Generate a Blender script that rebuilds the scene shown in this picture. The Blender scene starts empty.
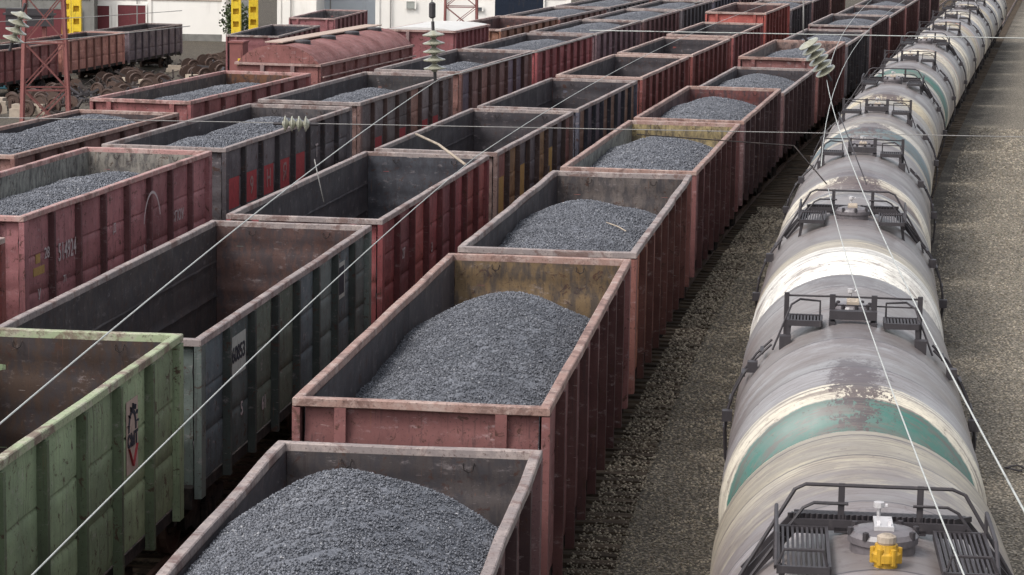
import bpy, math, random
import numpy as np
from mathutils import Matrix, Vector
random.seed(7)
R = math.radians
scn = bpy.context.scene
col = scn.collection

# ------------------------------------------------------------------ camera
CAM_H, PITCH, ROLL, FPX = 9.68, 0.15386, 0.01689, 2531.0
cam = bpy.data.cameras.new("camera")
cam_o = bpy.data.objects.new("camera", cam)
col.objects.link(cam_o)
cam.sensor_width = 36.0
cam.lens = FPX / 1024.0 * 36.0
cam.clip_start, cam.clip_end = 0.5, 6000
cam_o.matrix_world = (Matrix.Translation((0, 0, CAM_H)) @ Matrix.Rotation(math.pi/2 - PITCH, 4, 'X') @ Matrix.Rotation(ROLL, 4, 'Z'))
scn.camera = cam_o

# ------------------------------------------------------------------ sky, sun, exposure
SUN_EL, SUN_AZ = R(52), R(-128)          # azimuth from +Y, clockwise: light comes from the left, slightly behind the camera
world = bpy.data.worlds.new("World"); scn.world = world; world.use_nodes = True
wn, wl = world.node_tree.nodes, world.node_tree.links
bg = wn["Background"]
sky = wn.new("ShaderNodeTexSky"); sky.sky_type = 'NISHITA'; sky.sun_disc = False
sky.sun_elevation = SUN_EL; sky.sun_rotation = SUN_AZ
sky.air_density = 1.0; sky.dust_density = 4.0; sky.ozone_density = 1.0
hs = wn.new("ShaderNodeHueSaturation"); hs.inputs["Saturation"].default_value = 0.30
wl.new(sky.outputs[0], hs.inputs["Color"]); wl.new(hs.outputs[0], bg.inputs["Color"])
bg.inputs["Strength"].default_value = 0.15
sl = bpy.data.lights.new("sun", 'SUN'); sl.energy = 0.8; sl.angle = R(14); sl.color = (1.0, 0.965, 0.92)
so = bpy.data.objects.new("sun", sl); col.objects.link(so)
sd = Vector((math.sin(SUN_AZ)*math.cos(SUN_EL), math.cos(SUN_AZ)*math.cos(SUN_EL), math.sin(SUN_EL)))
so.rotation_euler = sd.to_track_quat('Z', 'Y').to_euler(); so.location = (0, 0, 60)
scn.view_settings.view_transform = 'Standard'; scn.view_settings.look = 'None'
scn.view_settings.gamma = 1.0; scn.view_settings.exposure = 0.90

# ------------------------------------------------------------------ material helpers
class NT:
    def __init__(s, name):
        s.m = bpy.data.materials.new(name); s.m.use_nodes = True
        s.n = s.m.node_tree.nodes; s.l = s.m.node_tree.links
        s.b = s.n["Principled BSDF"]
    def node(s, t, **kw):
        x = s.n.new(t)
        for k, v in kw.items(): setattr(x, k, v)
        return x
    def lk(s, a, b): s.l.new(a, b)
    def noise(s, vec, scale, detail=4, rough=0.55, dist=0.0):
        x = s.node("ShaderNodeTexNoise"); x.inputs["Scale"].default_value = scale
        x.inputs["Detail"].default_value = detail; x.inputs["Roughness"].default_value = rough
        x.inputs["Distortion"].default_value = dist
        if vec is not None: s.lk(vec, x.inputs["Vector"])
        return x.outputs["Fac"]
    def ramp(s, fac, a, b, lo=0.0, hi=1.0):
        x = s.node("ShaderNodeMapRange"); x.interpolation_type = 'SMOOTHSTEP'
        x.inputs[1].default_value = a; x.inputs[2].default_value = b
        x.inputs[3].default_value = lo; x.inputs[4].default_value = hi
        s.lk(fac, x.inputs[0]); return x.outputs[0]
    def math(s, op, a, b=None):
        x = s.node("ShaderNodeMath", operation=op)
        for i, v in enumerate((a, b)):
            if v is None: continue
            if isinstance(v, (int, float)): x.inputs[i].default_value = v
            else: s.lk(v, x.inputs[i])
        return x.outputs[0]
    def mix(s, fac, a, b, mode='MIX'):
        x = s.node("ShaderNodeMix", data_type='RGBA', blend_type=mode)
        for i, v in ((0, fac), (6, a), (7, b)):
            if isinstance(v, (int, float)): x.inputs[i].default_value = v
            elif isinstance(v, tuple): x.inputs[i].default_value = (*v[:3], 1)
            else: s.lk(v, x.inputs[i])
        return x.outputs[2]
    def objvec(s, rnd=True, scale=(1, 1, 1)):
        tc = s.node("ShaderNodeTexCoord"); v = tc.outputs["Object"]
        if rnd:
            oi = s.node("ShaderNodeObjectInfo")
            a = s.node("ShaderNodeVectorMath", operation='MULTIPLY_ADD')
            s.lk(oi.outputs["Random"], a.inputs[0]); a.inputs[1].default_value = (37, 51, 23); s.lk(v, a.inputs[2]); v = a.outputs[0]
        if scale != (1, 1, 1):
            m = s.node("ShaderNodeVectorMath", operation='MULTIPLY'); s.lk(v, m.inputs[0]); m.inputs[1].default_value = scale; v = m.outputs[0]
        return v
    def scaled(s, v, scale):
        m = s.node("ShaderNodeVectorMath", operation='MULTIPLY'); s.lk(v, m.inputs[0]); m.inputs[1].default_value = scale; return m.outputs[0]
    def bump(s, h, strength=0.3, dist=0.01):
        x = s.node("ShaderNodeBump"); x.inputs["Strength"].default_value = strength; x.inputs["Distance"].default_value = dist
        s.lk(h, x.inputs["Height"]); s.lk(x.outputs[0], s.b.inputs["Normal"])
    def out(s, c=None, rough=0.7, spec=0.3, metal=0.0):
        if c is not None:
            if isinstance(c, tuple): s.b.inputs["Base Color"].default_value = (*c[:3], 1)
            else: s.lk(c, s.b.inputs["Base Color"])
        if isinstance(rough, (int, float)): s.b.inputs["Roughness"].default_value = rough
        else: s.lk(rough, s.b.inputs["Roughness"])
        s.b.inputs["Specular IOR Level"].default_value = spec; s.b.inputs["Metallic"].default_value = metal
        return s.m

def steel_paint(name, source):
    """worn freight-car paint; the paint colour is each object's own colour, or its "inner" colour"""
    t = NT(name); v = t.objvec()
    if source == 'color':
        base = t.node("ShaderNodeObjectInfo").outputs["Color"]
    else:
        a = t.node("ShaderNodeAttribute", attribute_type='OBJECT', attribute_name="inner"); base = a.outputs["Color"]
    big = t.noise(v, 1.1, 6, 0.6)
    c = t.mix(t.ramp(big, 0.3, 0.72, 0.0, 0.6), base, t.mix(1.0, base, (0.42, 0.40, 0.43), 'MULTIPLY'))
    str_ = t.noise(t.scaled(v, (9, 9, 0.45)), 1.5, 7, 0.68)
    c = t.mix(t.ramp(str_, 0.52, 0.70, 0, 0.62), c, (0.030, 0.022, 0.022))
    run = t.noise(t.scaled(v, (14, 14, 0.6)), 1.2, 6, 0.7)
    c = t.mix(t.ramp(run, 0.60, 0.72, 0, 0.5), c, (0.17, 0.075, 0.04))
    pale = t.noise(t.scaled(v, (2.2, 2.2, 5)), 1.6, 8, 0.75)
    c = t.mix(t.ramp(pale, 0.55, 0.74, 0, 0.5), c, (0.40, 0.34, 0.34))
    rust = t.noise(v, 5.5, 9, 0.75, 0.8)
    c = t.mix(t.ramp(rust, 0.57, 0.61, 0, 0.85), c, (0.055, 0.026, 0.018))
    scr = t.noise(t.scaled(v, (3, 3, 26)), 1.4, 6, 0.75)
    c = t.mix(t.ramp(scr, 0.64, 0.70, 0, 0.5), c, (0.45, 0.40, 0.38))
    fine = t.noise(v, 30, 5, 0.75)
    c = t.mix(t.ramp(fine, 0.57, 0.66, 0, 0.55), c, (0.028, 0.020, 0.020))
    if source != 'color':
        dust = t.noise(t.scaled(v, (3, 3, 1.2)), 2.4, 7, 0.65)
        c = t.mix(t.ramp(dust, 0.42, 0.62, 0, 0.65), c, (0.035, 0.033, 0.038))
    t.bump(t.math('ADD', t.noise(v, 9, 5, 0.6), t.math('MULTIPLY', rust, 0.5)), 0.35, 0.012)
    return t.out(c, t.ramp(big, 0.3, 0.7, 0.55, 0.85), 0.25)

M = {}
M['paint'] = steel_paint("wagon_paint", 'color')
M['inner'] = steel_paint("wagon_inner_steel", 'inner')

t = NT("worn_rail_edge"); v = t.objvec()      # top rails: paint colour rubbed bare by loading buckets
base = t.node("ShaderNodeObjectInfo").outputs["Color"]
n1 = t.noise(v, 3.2, 8, 0.7); n2 = t.noise(v, 22, 6, 0.7)
c = t.mix(t.ramp(n1, 0.44, 0.64, 0, 0.55), base, (0.42, 0.345, 0.31))
n3 = t.noise(v, 1.6, 8, 0.75, 0.5)
c = t.mix(t.ramp(n3, 0.50, 0.60, 0, 0.75), c, (0.115, 0.062, 0.052))
c = t.mix(t.ramp(n2, 0.54, 0.66, 0, 0.75), c, (0.07, 0.042, 0.036))
t.bump(n2, 0.4, 0.012); M['rim'] = t.out(c, 0.65, 0.3)

t = NT("grimy_underframe"); v = t.objvec(); n = t.noise(v, 6, 6, 0.6)
c = t.mix(t.ramp(n, 0.4, 0.7), (0.014, 0.012, 0.012), (0.045, 0.034, 0.030)); t.bump(n, 0.4, 0.01); M['under'] = t.out(c, 0.8, 0.2)
t = NT("wheel_steel"); v = t.objvec(); n = t.noise(v, 8, 5); c = t.mix(n, (0.03, 0.02, 0.017), (0.09, 0.05, 0.035)); M['wheel'] = t.out(c, 0.6, 0.4)

t = NT("coal_lumps"); v = t.objvec(False)
vo = t.node("ShaderNodeTexVoronoi"); vo.inputs["Scale"].default_value = 55; t.lk(v, vo.inputs["Vector"]); vs_ = t.node("ShaderNodeSeparateColor"); t.lk(vo.outputs["Color"], vs_.inputs[0])
g = t.node("ShaderNodeNewGeometry"); rp = g.outputs["Random Per Island"]
rp2 = t.math('ADD', t.math('MULTIPLY', rp, 0.6), t.math('MULTIPLY', vs_.outputs[0], 0.4))
c = t.mix(t.ramp(rp2, 0.15, 0.95), (0.050, 0.052, 0.060), (0.205, 0.212, 0.236))
c = t.mix(t.ramp(t.noise(v, 1.3, 4), 0.35, 0.65, 0, 0.45), c, (0.075, 0.080, 0.094))
c = t.mix(t.ramp(rp, 0.985, 0.992), c, (0.28, 0.28, 0.29))
t.bump(vo.outputs['Distance'], -0.8, 0.02); M['coal'] = t.out(c, t.ramp(rp, 0, 1, 0.5, 0.8), 0.35)

t = NT("ballast_ground"); tc = t.node("ShaderNodeTexCoord"); v = tc.outputs["Object"]
at = t.node("ShaderNodeAttribute", attribute_name="dust")
vor = t.node("ShaderNodeTexVoronoi"); vor.inputs["Scale"].default_value = 17; t.lk(v, vor.inputs["Vector"])
stone = t.node("ShaderNodeSeparateColor"); t.lk(vor.outputs["Color"], stone.inputs[0])
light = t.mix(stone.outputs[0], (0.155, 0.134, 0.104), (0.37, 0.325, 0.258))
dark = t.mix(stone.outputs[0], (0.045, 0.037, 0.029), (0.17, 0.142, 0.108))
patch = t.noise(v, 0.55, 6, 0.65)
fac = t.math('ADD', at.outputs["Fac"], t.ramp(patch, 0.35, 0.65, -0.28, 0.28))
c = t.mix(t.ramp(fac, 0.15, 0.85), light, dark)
c = t.mix(t.ramp(t.noise(v, 0.8, 5), 0.60, 0.74, 0, 0.35), c, (0.075, 0.075, 0.028))
c = t.mix(t.ramp(vor.outputs["Distance"], 0.25, 0.6, 0, 0.7), c, (0.015, 0.013, 0.011))
t.bump(vor.outputs["Distance"], -0.8, 0.03); M['ground'] = t.out(c, 0.9, 0.2)

def stone_mat(name, a, b):
    t = NT(name); g = t.node("ShaderNodeNewGeometry"); rp = g.outputs["Random Per Island"]
    c = t.mix(rp, a, b); c = t.mix(t.ramp(t.noise(t.objvec(False), 0.7, 5), 0.42, 0.66, 0, 0.45), c, (0.11, 0.098, 0.08))
    return t.out(c, 0.9, 0.2)
M['stone'] = stone_mat("gravel_stone", (0.13, 0.110, 0.084), (0.47, 0.412, 0.325))
M['stone_dark'] = stone_mat("sooty_gravel_stone", (0.18, 0.152, 0.115), (0.62, 0.535, 0.41))

t = NT("old_sleeper_wood"); v = t.objvec(); n = t.noise(t.scaled(v, (0.6, 9, 3)), 3, 6, 0.7)
oi = t.node("ShaderNodeObjectInfo")
c = t.mix(t.ramp(n, 0.35, 0.7), (0.05, 0.037, 0.028), (0.20, 0.15, 0.105)); c = t.mix(t.ramp(oi.outputs["Random"], 0, 1, 0, 0.6), c, (0.045, 0.036, 0.028)); t.bump(n, 0.6, 0.015); M['wood'] = t.out(c, 0.9, 0.15)
t = NT("rail_steel"); v = t.objvec(); c = t.mix(t.noise(v, 4, 5), (0.06, 0.032, 0.022), (0.13, 0.08, 0.06)); M['rail'] = t.out(c, 0.55, 0.4)

def plain(name, c, rough=0.6, spec=0.3, metal=0.0, var=0.35, scale=4.0, dirt=(0.05, 0.04, 0.035), dirt_amt=0.5):
    t = NT(name); v = t.objvec(); n = t.noise(v, scale, 7, 0.65)
    cc = t.mix(t.ramp(n, 0.35, 0.75, 0, var), c, tuple(x*0.45 for x in c)); s = t.noise(t.scaled(v, (3, 3, 0.35)), scale*0.6, 6, 0.65)
    cc = t.mix(t.ramp(s, 0.55, 0.72, 0, dirt_amt), cc, dirt)
    t.bump(n, 0.2, 0.01)
    return t.out(cc, rough, spec, metal)
M['wire'] = plain("bare_wire", (0.40, 0.41, 0.39), 0.5, 0.4, 0.0, 0.15)
M['rope'] = plain("grey_rope", (0.26, 0.25, 0.24), 0.6, 0.3)
M['glass'] = plain("insulator_glass", (0.31, 0.305, 0.24), 0.15, 0.7, 0, 0.5, 6, (0.16, 0.13, 0.06), 0.8)
M['black'] = plain("black_iron", (0.036, 0.031, 0.034), 0.55, 0.4, 0, 0.4, 8, (0.07, 0.06, 0.06), 0.6)
M['lid'] = plain("grey_lid_paint", (0.13, 0.115, 0.12), 0.35, 0.5, 0, 0.6, 9)
M['lattice'] = plain("rusty_red_lattice", (0.20, 0.075, 0.068), 0.7)
M['yellow'] = plain("yellow_crane_paint", (0.72, 0.50, 0.03), 0.5, 0.4, 0, 0.3, 3)
M['valve'] = plain("yellow_valve_paint", (0.46, 0.26, 0.02), 0.5, 0.4, 0, 0.7, 14, (0.05, 0.035, 0.02), 0.7)
M['alu'] = plain("pale_galvanised_metal", (0.50, 0.48, 0.48), 0.35, 0.5, 0.2, 0.3, 9)
M['white_wall'] = plain("whitewashed_wall", (0.80, 0.77, 0.72), 0.85, 0.2, 0, 0.08, 0.5, (0.50, 0.46, 0.41), 0.35)
M['blue_wall'] = plain("pale_blue_wall", (0.56, 0.60, 0.64), 0.85, 0.2, 0, 0.1, 0.5, (0.40, 0.42, 0.44), 0.3)
M['grey_wall'] = plain("rough_grey_concrete", (0.21, 0.205, 0.19), 0.9, 0.2, 0, 0.5, 1.5, (0.08, 0.08, 0.07), 0.5)
M['red_door'] = plain("dark_red_door_paint", (0.13, 0.03, 0.035), 0.7, 0.3)
M['dark_gap'] = plain("dark_opening_sheet", (0.012, 0.018, 0.032), 0.7, 0.2, 0, 0.3)  # flat dark sheet: the unlit inside of the workshop gateway as a colour
M['pane'] = plain("dusty_window_pane", (0.10, 0.11, 0.12), 0.2, 0.6, 0, 0.2)
M['roof_white'] = plain("whitish_wagon_roof", (0.50, 0.49, 0.47), 0.7, 0.3, 0, 0.2, 1.5, (0.3, 0.28, 0.26), 0.4)
M['teal'] = plain("faded_teal_paint", (0.03, 0.10, 0.13), 0.7, 0.3)
M['scrap'] = plain("rusty_scrap_iron", (0.050, 0.040, 0.037), 0.85, 0.2, 0, 0.6, 5)
M['tan'] = plain("pale_concrete_block", (0.36, 0.30, 0.24), 0.9, 0.2, 0, 0.5, 3)
M['post_yellow'] = plain("pale_yellow_post_paint", (0.60, 0.54, 0.26), 0.7, 0.2)
M['chalk'] = plain("faded_white_stencil", (0.42, 0.36, 0.36), 0.85, 0.15, 0, 0.6, 14, (0.2, 0.08, 0.08), 0.6)
M['faint'] = plain("worn_off_stencil", (0.30, 0.17, 0.165), 0.85, 0.15, 0, 0.7, 10, (0.12, 0.05, 0.05), 0.8)
M['ochre_mark'] = plain("faded_ochre_stencil", (0.38, 0.24, 0.09), 0.85, 0.15, 0, 0.5, 12, (0.2, 0.08, 0.08), 0.6)
M['red_mark'] = plain("faded_red_stencil", (0.32, 0.055, 0.06), 0.85, 0.15, 0, 0.5, 9, (0.04, 0.03, 0.035), 0.6)
M['pink_plate'] = plain("faded_pinkish_plate", (0.40, 0.31, 0.26), 0.85, 0.15, 0, 0.4, 9, (0.16, 0.12, 0.10), 0.6)
M['pale_plate'] = plain("pale_number_plate", (0.36, 0.37, 0.34), 0.85, 0.15, 0, 0.4, 9, (0.10, 0.10, 0.10), 0.6)
M['ink'] = plain("dark_stencil_ink", (0.035, 0.035, 0.045), 0.85, 0.15, 0, 0.3, 12, (0.2, 0.18, 0.16), 0.5)
M['bush'] = plain("bush_leaf", (0.055, 0.075, 0.03), 0.7, 0.2, 0, 0.5, 3)

# ------------------------------------------------------------------ mesh helpers
class MB:
    def __init__(s): s.v = []; s.f = []; s.m = []
    def add(s, vs, fs, mi=0):
        o = len(s.v); s.v += [tuple(p) for p in vs]; s.f += [tuple(o+i for i in f) for f in fs]
        s.m += [mi]*len(fs) if isinstance(mi, int) else list(mi)
    def box(s, x0, x1, y0, y1, z0, z1, mi=0):
        s.add([(x0,y0,z0),(x1,y0,z0),(x1,y1,z0),(x0,y1,z0),(x0,y0,z1),(x1,y0,z1),(x1,y1,z1),(x0,y1,z1)],
              [(3,2,1,0),(4,5,6,7),(0,1,5,4),(1,2,6,5),(2,3,7,6),(3,0,4,7)], mi)
    def bar(s, a, b, w, h=None, mi=0):
        h = h or w; a, b = Vector(a), Vector(b); d = (b-a).normalized()
        u = d.cross(Vector((0,0,1)));  u = Vector((1,0,0)) if u.length < 1e-4 else u.normalized()
        n = u.cross(d); vs = []
        for p in (a, b):
            for i, j in ((-1,-1),(1,-1),(1,1),(-1,1)): vs.append(p+u*(i*w/2)+n*(j*h/2))
        s.add(vs, [(3,2,1,0),(4,5,6,7),(0,1,5,4),(1,2,6,5),(2,3,7,6),(3,0,4,7)], mi)
    def tube(s, pts, r, n=6, mi=0, cap=True):
        pts = [Vector(p) for p in pts]; rings = []; up = None
        for i, p in enumerate(pts):
            d = (pts[min(i+1, len(pts)-1)]-pts[max(i-1, 0)]).normalized()
            if up is None: up = d.orthogonal().normalized()
            up = (up-d*up.dot(d)).normalized(); w = d.cross(up)
            rr = r[i] if isinstance(r, (list, tuple)) else r
            rings.append([p+(up*math.cos(2*math.pi*k/n)+w*math.sin(2*math.pi*k/n))*rr for k in range(n)])
        vs = [q for g in rings for q in g]; fs = []
        for i in range(len(pts)-1):
            for k in range(n): fs.append((i*n+k, i*n+(k+1) % n, (i+1)*n+(k+1) % n, (i+1)*n+k))
        if cap: fs += [tuple(range(n))[::-1], tuple((len(pts)-1)*n+k for k in range(n))]
        s.add(vs, fs, mi)
    def lathe(s, prof, axis='z', n=20, c=(0,0,0), mi=0, mis=None):
        """prof: list of (r, h)"""
        vs = []; fs = []; ms = []
        for r, h in prof:
            for k in range(n):
                a = 2*math.pi*k/n; p = (r*math.cos(a), r*math.sin(a))
                q = {'z': (p[0], p[1], h), 'y': (p[0], h, p[1]), 'x': (h, p[0], p[1])}[axis]
                vs.append((q[0]+c[0], q[1]+c[1], q[2]+c[2]))
        for i in range(len(prof)-1):
            for k in range(n):
                f = (i*n+k, i*n+(k+1) % n, (i+1)*n+(k+1) % n, (i+1)*n+k)
                fs.append(f[::-1] if axis == 'y' else f); ms.append(mis[i] if mis else mi)
        s.add(vs, fs, ms)
    def mesh(s, name, mats, smooth=False):
        me = bpy.data.meshes.new(name); me.from_pydata(s.v, [], s.f)
        for m in mats: me.materials.append(M[m] if isinstance(m, str) else m)
        if len(mats) > 1: me.polygons.foreach_set("material_index", s.m)
        if smooth: me.polygons.foreach_set("use_smooth", [True]*len(me.polygons))
        me.update(); return me
def link(name, data, parent=None, loc=(0,0,0), color=None, inner=None, rotz=0.0, label=None, cat=None, group=None, kind=None):
    o = bpy.data.objects.new(name, data); col.objects.link(o)
    if parent: o.parent = parent
    o.location = loc
    if rotz: o.rotation_euler = (0, 0, rotz)
    if color: o.color = (*color, 1)
    if inner: o["inner"] = list(inner)
    if label: o["label"] = label
    if cat: o["category"] = cat
    if group: o["group"] = group
    if kind: o["kind"] = kind
    return o
def solid(name, mb, mats, parent=None, **kw):
    sm = kw.pop('smooth', False)
    return link(name, mb.mesh(name, [mats] if isinstance(mats, str) else mats, sm), parent, **kw)

# ------------------------------------------------------------------ track geometry (rail top is z = 0)
PHI0, K1, K2 = 0.103341, 0.027926, -0.072198
TR = {'A': (-2.03916, 0, -0.010376, 0.149889+0.013139), 'B': (-7.57425, 0, -0.004555, 0.149889-0.002459),
      'C': (-14.23523, 0, 0.008283, 0.149889-0.014844), 'D': (-19.45046, 0, 0.006647, 0.149889+0.004093)}
S0 = {'A': 2.4093, 'B': 7.7990, 'C': 33.8621, 'D': 47.8377}
SGRID = np.arange(-30, 900.01, 0.5)
def build_path(off, dphi, k0):
    vmax = (-2*K1-math.sqrt(4*K1*K1-12*K2*k0))/(6*K2)
    vv = np.clip(SGRID/100, -0.5, vmax)
    ph = PHI0+dphi+k0*vv+K1*vv**2+K2*vv**3
    phm = (ph[1:]+ph[:-1])/2
    x = np.concatenate([[0], np.cumsum(np.sin(phm)*0.5)]); y = np.concatenate([[0], np.cumsum(np.cos(phm)*0.5)])
    i0 = int(np.argmin(abs(SGRID))); x += off-x[i0]; y += 20-y[i0]
    return x, y, ph
PATH = {k: build_path(v[0], v[2], v[3]) for k, v in TR.items()}
xa, ya, pa = PATH['A']
xt, yt = xa+5.2*np.cos(pa), ya-5.2*np.sin(pa)
sT = np.concatenate([[0], np.cumsum(np.hypot(np.diff(xt), np.diff(yt)))])
iT = int(np.argmin(abs(SGRID-3.5))); sT -= sT[iT]
def at(tr, s, lat=0.0):
    if tr == 'T':
        x, y, p = np.interp(s, sT, xt), np.interp(s, sT, yt), np.interp(s, sT, pa)
    else:
        X, Y, Pn = PATH[tr]; x, y, p = np.interp(s, SGRID, X), np.interp(s, SGRID, Y), np.interp(s, SGRID, Pn)
    return float(x+lat*math.cos(p)), float(y-lat*math.sin(p)), float(p)
xd, yd, pd_ = PATH['D']
def ground_z(x, y):
    off = (x-np.interp(y, yd, xd))*math.cos(0.19)
    return -0.20-np.minimum(4.15, np.maximum(0, -off-3.2)*0.105)

# ------------------------------------------------------------------ ground
ys = np.concatenate([np.arange(-30, 60, 2.0), np.arange(60, 260, 4.0), [270, 300, 350, 450, 700, 1200, 2500]])
base_off = np.concatenate([[-2500, -900, -300, -150, -100, -80, -70], np.arange(-60, 40.1, 0.8), [45, 55, 80, 150, 400, 1200, 2500]])
gx = np.interp(ys, ya, xa)
vs = []; dust = []
for j, y in enumerate(ys):
    for o in base_off:
        x = gx[j]+o
        z = float(ground_z(x, y))
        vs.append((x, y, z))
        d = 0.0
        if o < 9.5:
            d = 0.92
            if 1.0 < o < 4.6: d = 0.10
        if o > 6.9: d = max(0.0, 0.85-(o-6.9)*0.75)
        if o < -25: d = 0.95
        dust.append(d)
nx = len(base_off); fs = [(j*nx+i, j*nx+i+1, (j+1)*nx+i+1, (j+1)*nx+i) for j in range(len(ys)-1) for i in range(nx-1)]
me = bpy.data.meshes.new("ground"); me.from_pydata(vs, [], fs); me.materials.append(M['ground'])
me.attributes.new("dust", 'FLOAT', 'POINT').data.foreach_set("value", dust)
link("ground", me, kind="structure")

def stones(name, n, pts, rmin, rmax, mat, kind="stuff", label=None, cat=None, parent=None, flat=0.75, seed=1):
    """n jittered octahedra with centres pts (n,3)"""
    rg = np.random.default_rng(seed)
    u = np.array([(1,0,0),(-1,0,0),(0,1,0),(0,-1,0),(0,0,1),(0,0,-1)], float)
    f = np.array([(0,2,4),(2,1,4),(1,3,4),(3,0,4),(2,0,5),(1,2,5),(3,1,5),(0,3,5)])
    r = rg.uniform(rmin, rmax, (n,1,1))*rg.uniform(0.6, 1.3, (n,6,1))
    q = rg.normal(size=(n,4)); q /= np.linalg.norm(q, axis=1)[:,None]
    w,x,y,z = q.T
    Rm = np.stack([1-2*(y*y+z*z),2*(x*y-z*w),2*(x*z+y*w),2*(x*y+z*w),1-2*(x*x+z*z),2*(y*z-x*w),2*(x*z-y*w),2*(y*z+x*w),1-2*(x*x+y*y)],1).reshape(n,3,3)
    V = np.einsum('nij,nkj->nki', Rm, u[None]*r); V[:,:,2] *= flat
    V = (V+pts[:,None,:]).reshape(-1,3)
    F = (f[None]+(np.arange(n)*6)[:,None,None]).reshape(-1,3)
    return V, F
def np_mesh(name, V, F, mat):
    me = bpy.data.meshes.new(name)
    me.vertices.add(len(V)); me.vertices.foreach_set("co", V.astype(np.float32).ravel())
    k = F.shape[1]
    me.loops.add(F.size); me.loops.foreach_set("vertex_index", F.astype(np.int32).ravel())
    me.polygons.add(len(F)); me.polygons.foreach_set("loop_start", np.arange(0, F.size, k, dtype=np.int32))
    me.polygons.foreach_set("loop_total", np.full(len(F), k, dtype=np.int32))
    me.materials.append(M[mat]); me.update(calc_edges=True); return me
def gravel(name, n, s0, s1, o0, o1, rmin, rmax, mat, label, seed):
    rg = np.random.default_rng(seed)
    s = s0+(s1-s0)*rg.uniform(0, 1, n)**1.35; o = rg.uniform(o0, o1, n)
    x = np.interp(s, SGRID, xa); y = np.interp(s, SGRID, ya); p = np.interp(s, SGRID, pa)
    P = np.stack([x+o*np.cos(p), y-o*np.sin(p), np.where(o < 1.9, -0.150, -0.205)+rg.uniform(-0.015, 0.02, n)], 1)
    V, F = stones(name, n, P, rmin, rmax, mat, seed=seed)
    link(name, np_mesh(name, V, F, mat), kind="stuff", label=label, cat="gravel")
gravel("gravel", 62000, 8, 95, 7.0, 17.5, 0.016, 0.050, 'stone', "tan and grey gravel right of the tank cars", 3)
gravel("gravel", 42000, 8, 62, 1.15, 4.9, 0.016, 0.045, 'stone_dark', "sooty gravel strip between the coal wagons and the tank cars", 4)

# ------------------------------------------------------------------ tracks
SLEEP = {}
for half in (1.85, 1.38):
    mb = MB(); mb.box(-half, half, -0.125, 0.125, -0.30, -0.145); SLEEP[half] = mb.mesh("sleeper", ['wood'])
def rail_mesh(tr, s0, s1, lat):
    mb = MB(); prof = [(-0.07,-0.15),(0.07,-0.15),(0.07,-0.13),(0.012,-0.12),(0.012,-0.045),(0.036,-0.035),(0.036,0),(-0.036,0),(-0.036,-0.035),(-0.012,-0.045),(-0.012,-0.12),(-0.07,-0.13)]
    n = len(prof); ss = np.arange(s0, s1, 3.0); vs = []; fs = []
    for s in ss:
        x, y, p = at(tr, s, lat)
        for u, z in prof: vs.append((x+u*math.cos(p), y-u*math.sin(p), z))
    for i in range(len(ss)-1):
        for k in range(n): fs.append((i*n+k, i*n+(k+1) % n, (i+1)*n+(k+1) % n, (i+1)*n+k))
    mb.add(vs, fs); return mb.mesh("rail", ['rail'])
ROWNAME = {'T': "under the tank cars", 'A': "under the coal row beside the tank cars", 'B': "under the row with the green wagon", 'C': "under the row with the numbered maroon wagon", 'D': "under the row with the round-roofed wagon"}
for tr in 'TABCD':
    root = link("railway_track", None, kind="structure", label="railway track "+ROWNAME[tr])
    link("rail", rail_mesh(tr, -25, 330, -0.78), root); link("rail", rail_mesh(tr, -25, 330, 0.78), root)
    half = 1.85 if tr == 'A' else 1.38
    if tr in 'TA':
        s0 = 8.0 if tr == 'A' else 6.0; n1 = 295
        for i in range(n1):
            x, y, p = at(tr, s0+i*0.5)
            o = link("sleeper", SLEEP[half], root, (x, y, random.uniform(-0.012, 0.012))); o.rotation_euler = (0, 0, -p+random.uniform(-0.02, 0.02))
    mb = MB()
    for i in range(320 if tr not in 'TA' else 240):
        s = i*0.6+(0 if tr not in 'TA' else 156)
        x, y, p = at(tr, s); c, sn = math.cos(p), math.sin(p)
        def q(u, w, z): return (x+u*c+w*sn, y-u*sn+w*c, z)
        mb.add([q(-1.38,-.12,-.3),q(1.38,-.12,-.3),q(1.38,.12,-.3),q(-1.38,.12,-.3),q(-1.38,-.12,-.145),q(1.38,-.12,-.145),q(1.38,.12,-.145),q(-1.38,.12,-.145)],
               [(3,2,1,0),(4,5,6,7),(0,1,5,4),(1,2,6,5),(2,3,7,6),(3,0,4,7)])
    link("sleepers", mb.mesh("sleepers", ['wood']), root, kind="stuff")

# ------------------------------------------------------------------ bogie (shared by all wagons)
mb = MB()
for sx in (-1, 1):
    x0, x1 = sx*1.02-0.06, sx*1.02+0.06
    poly = [(-1.15,0.42),(-1.15,0.62),(-0.7,0.66),(-0.42,0.86),(0.42,0.86),(0.7,0.66),(1.15,0.62),(1.15,0.42),(0.75,0.40),(0.48,0.22),(-0.48,0.22),(-0.75,0.40)]
    n = len(poly)
    mb.add([(x0,a,b) for a,b in poly]+[(x1,a,b) for a,b in poly], [tuple(range(n)), tuple(range(2*n-1,n-1,-1))]+[(i,n+i,n+(i+1) % n,(i+1) % n) for i in range(n)])
    for yy in (-0.2, 0, 0.2): mb.lathe([(0,0.3),(0.085,0.3),(0.085,0.62),(0,0.62)], 'z', 8, (sx*1.1, yy, 0))
mb.box(-1.15,1.15,-0.22,0.22,0.55,0.80)
BOGIE = mb.mesh("bogie", ['under'])
mb = MB(); mb.tube([(-0.95,0,0.475),(0.95,0,0.475)], 0.08, 8)
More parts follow.
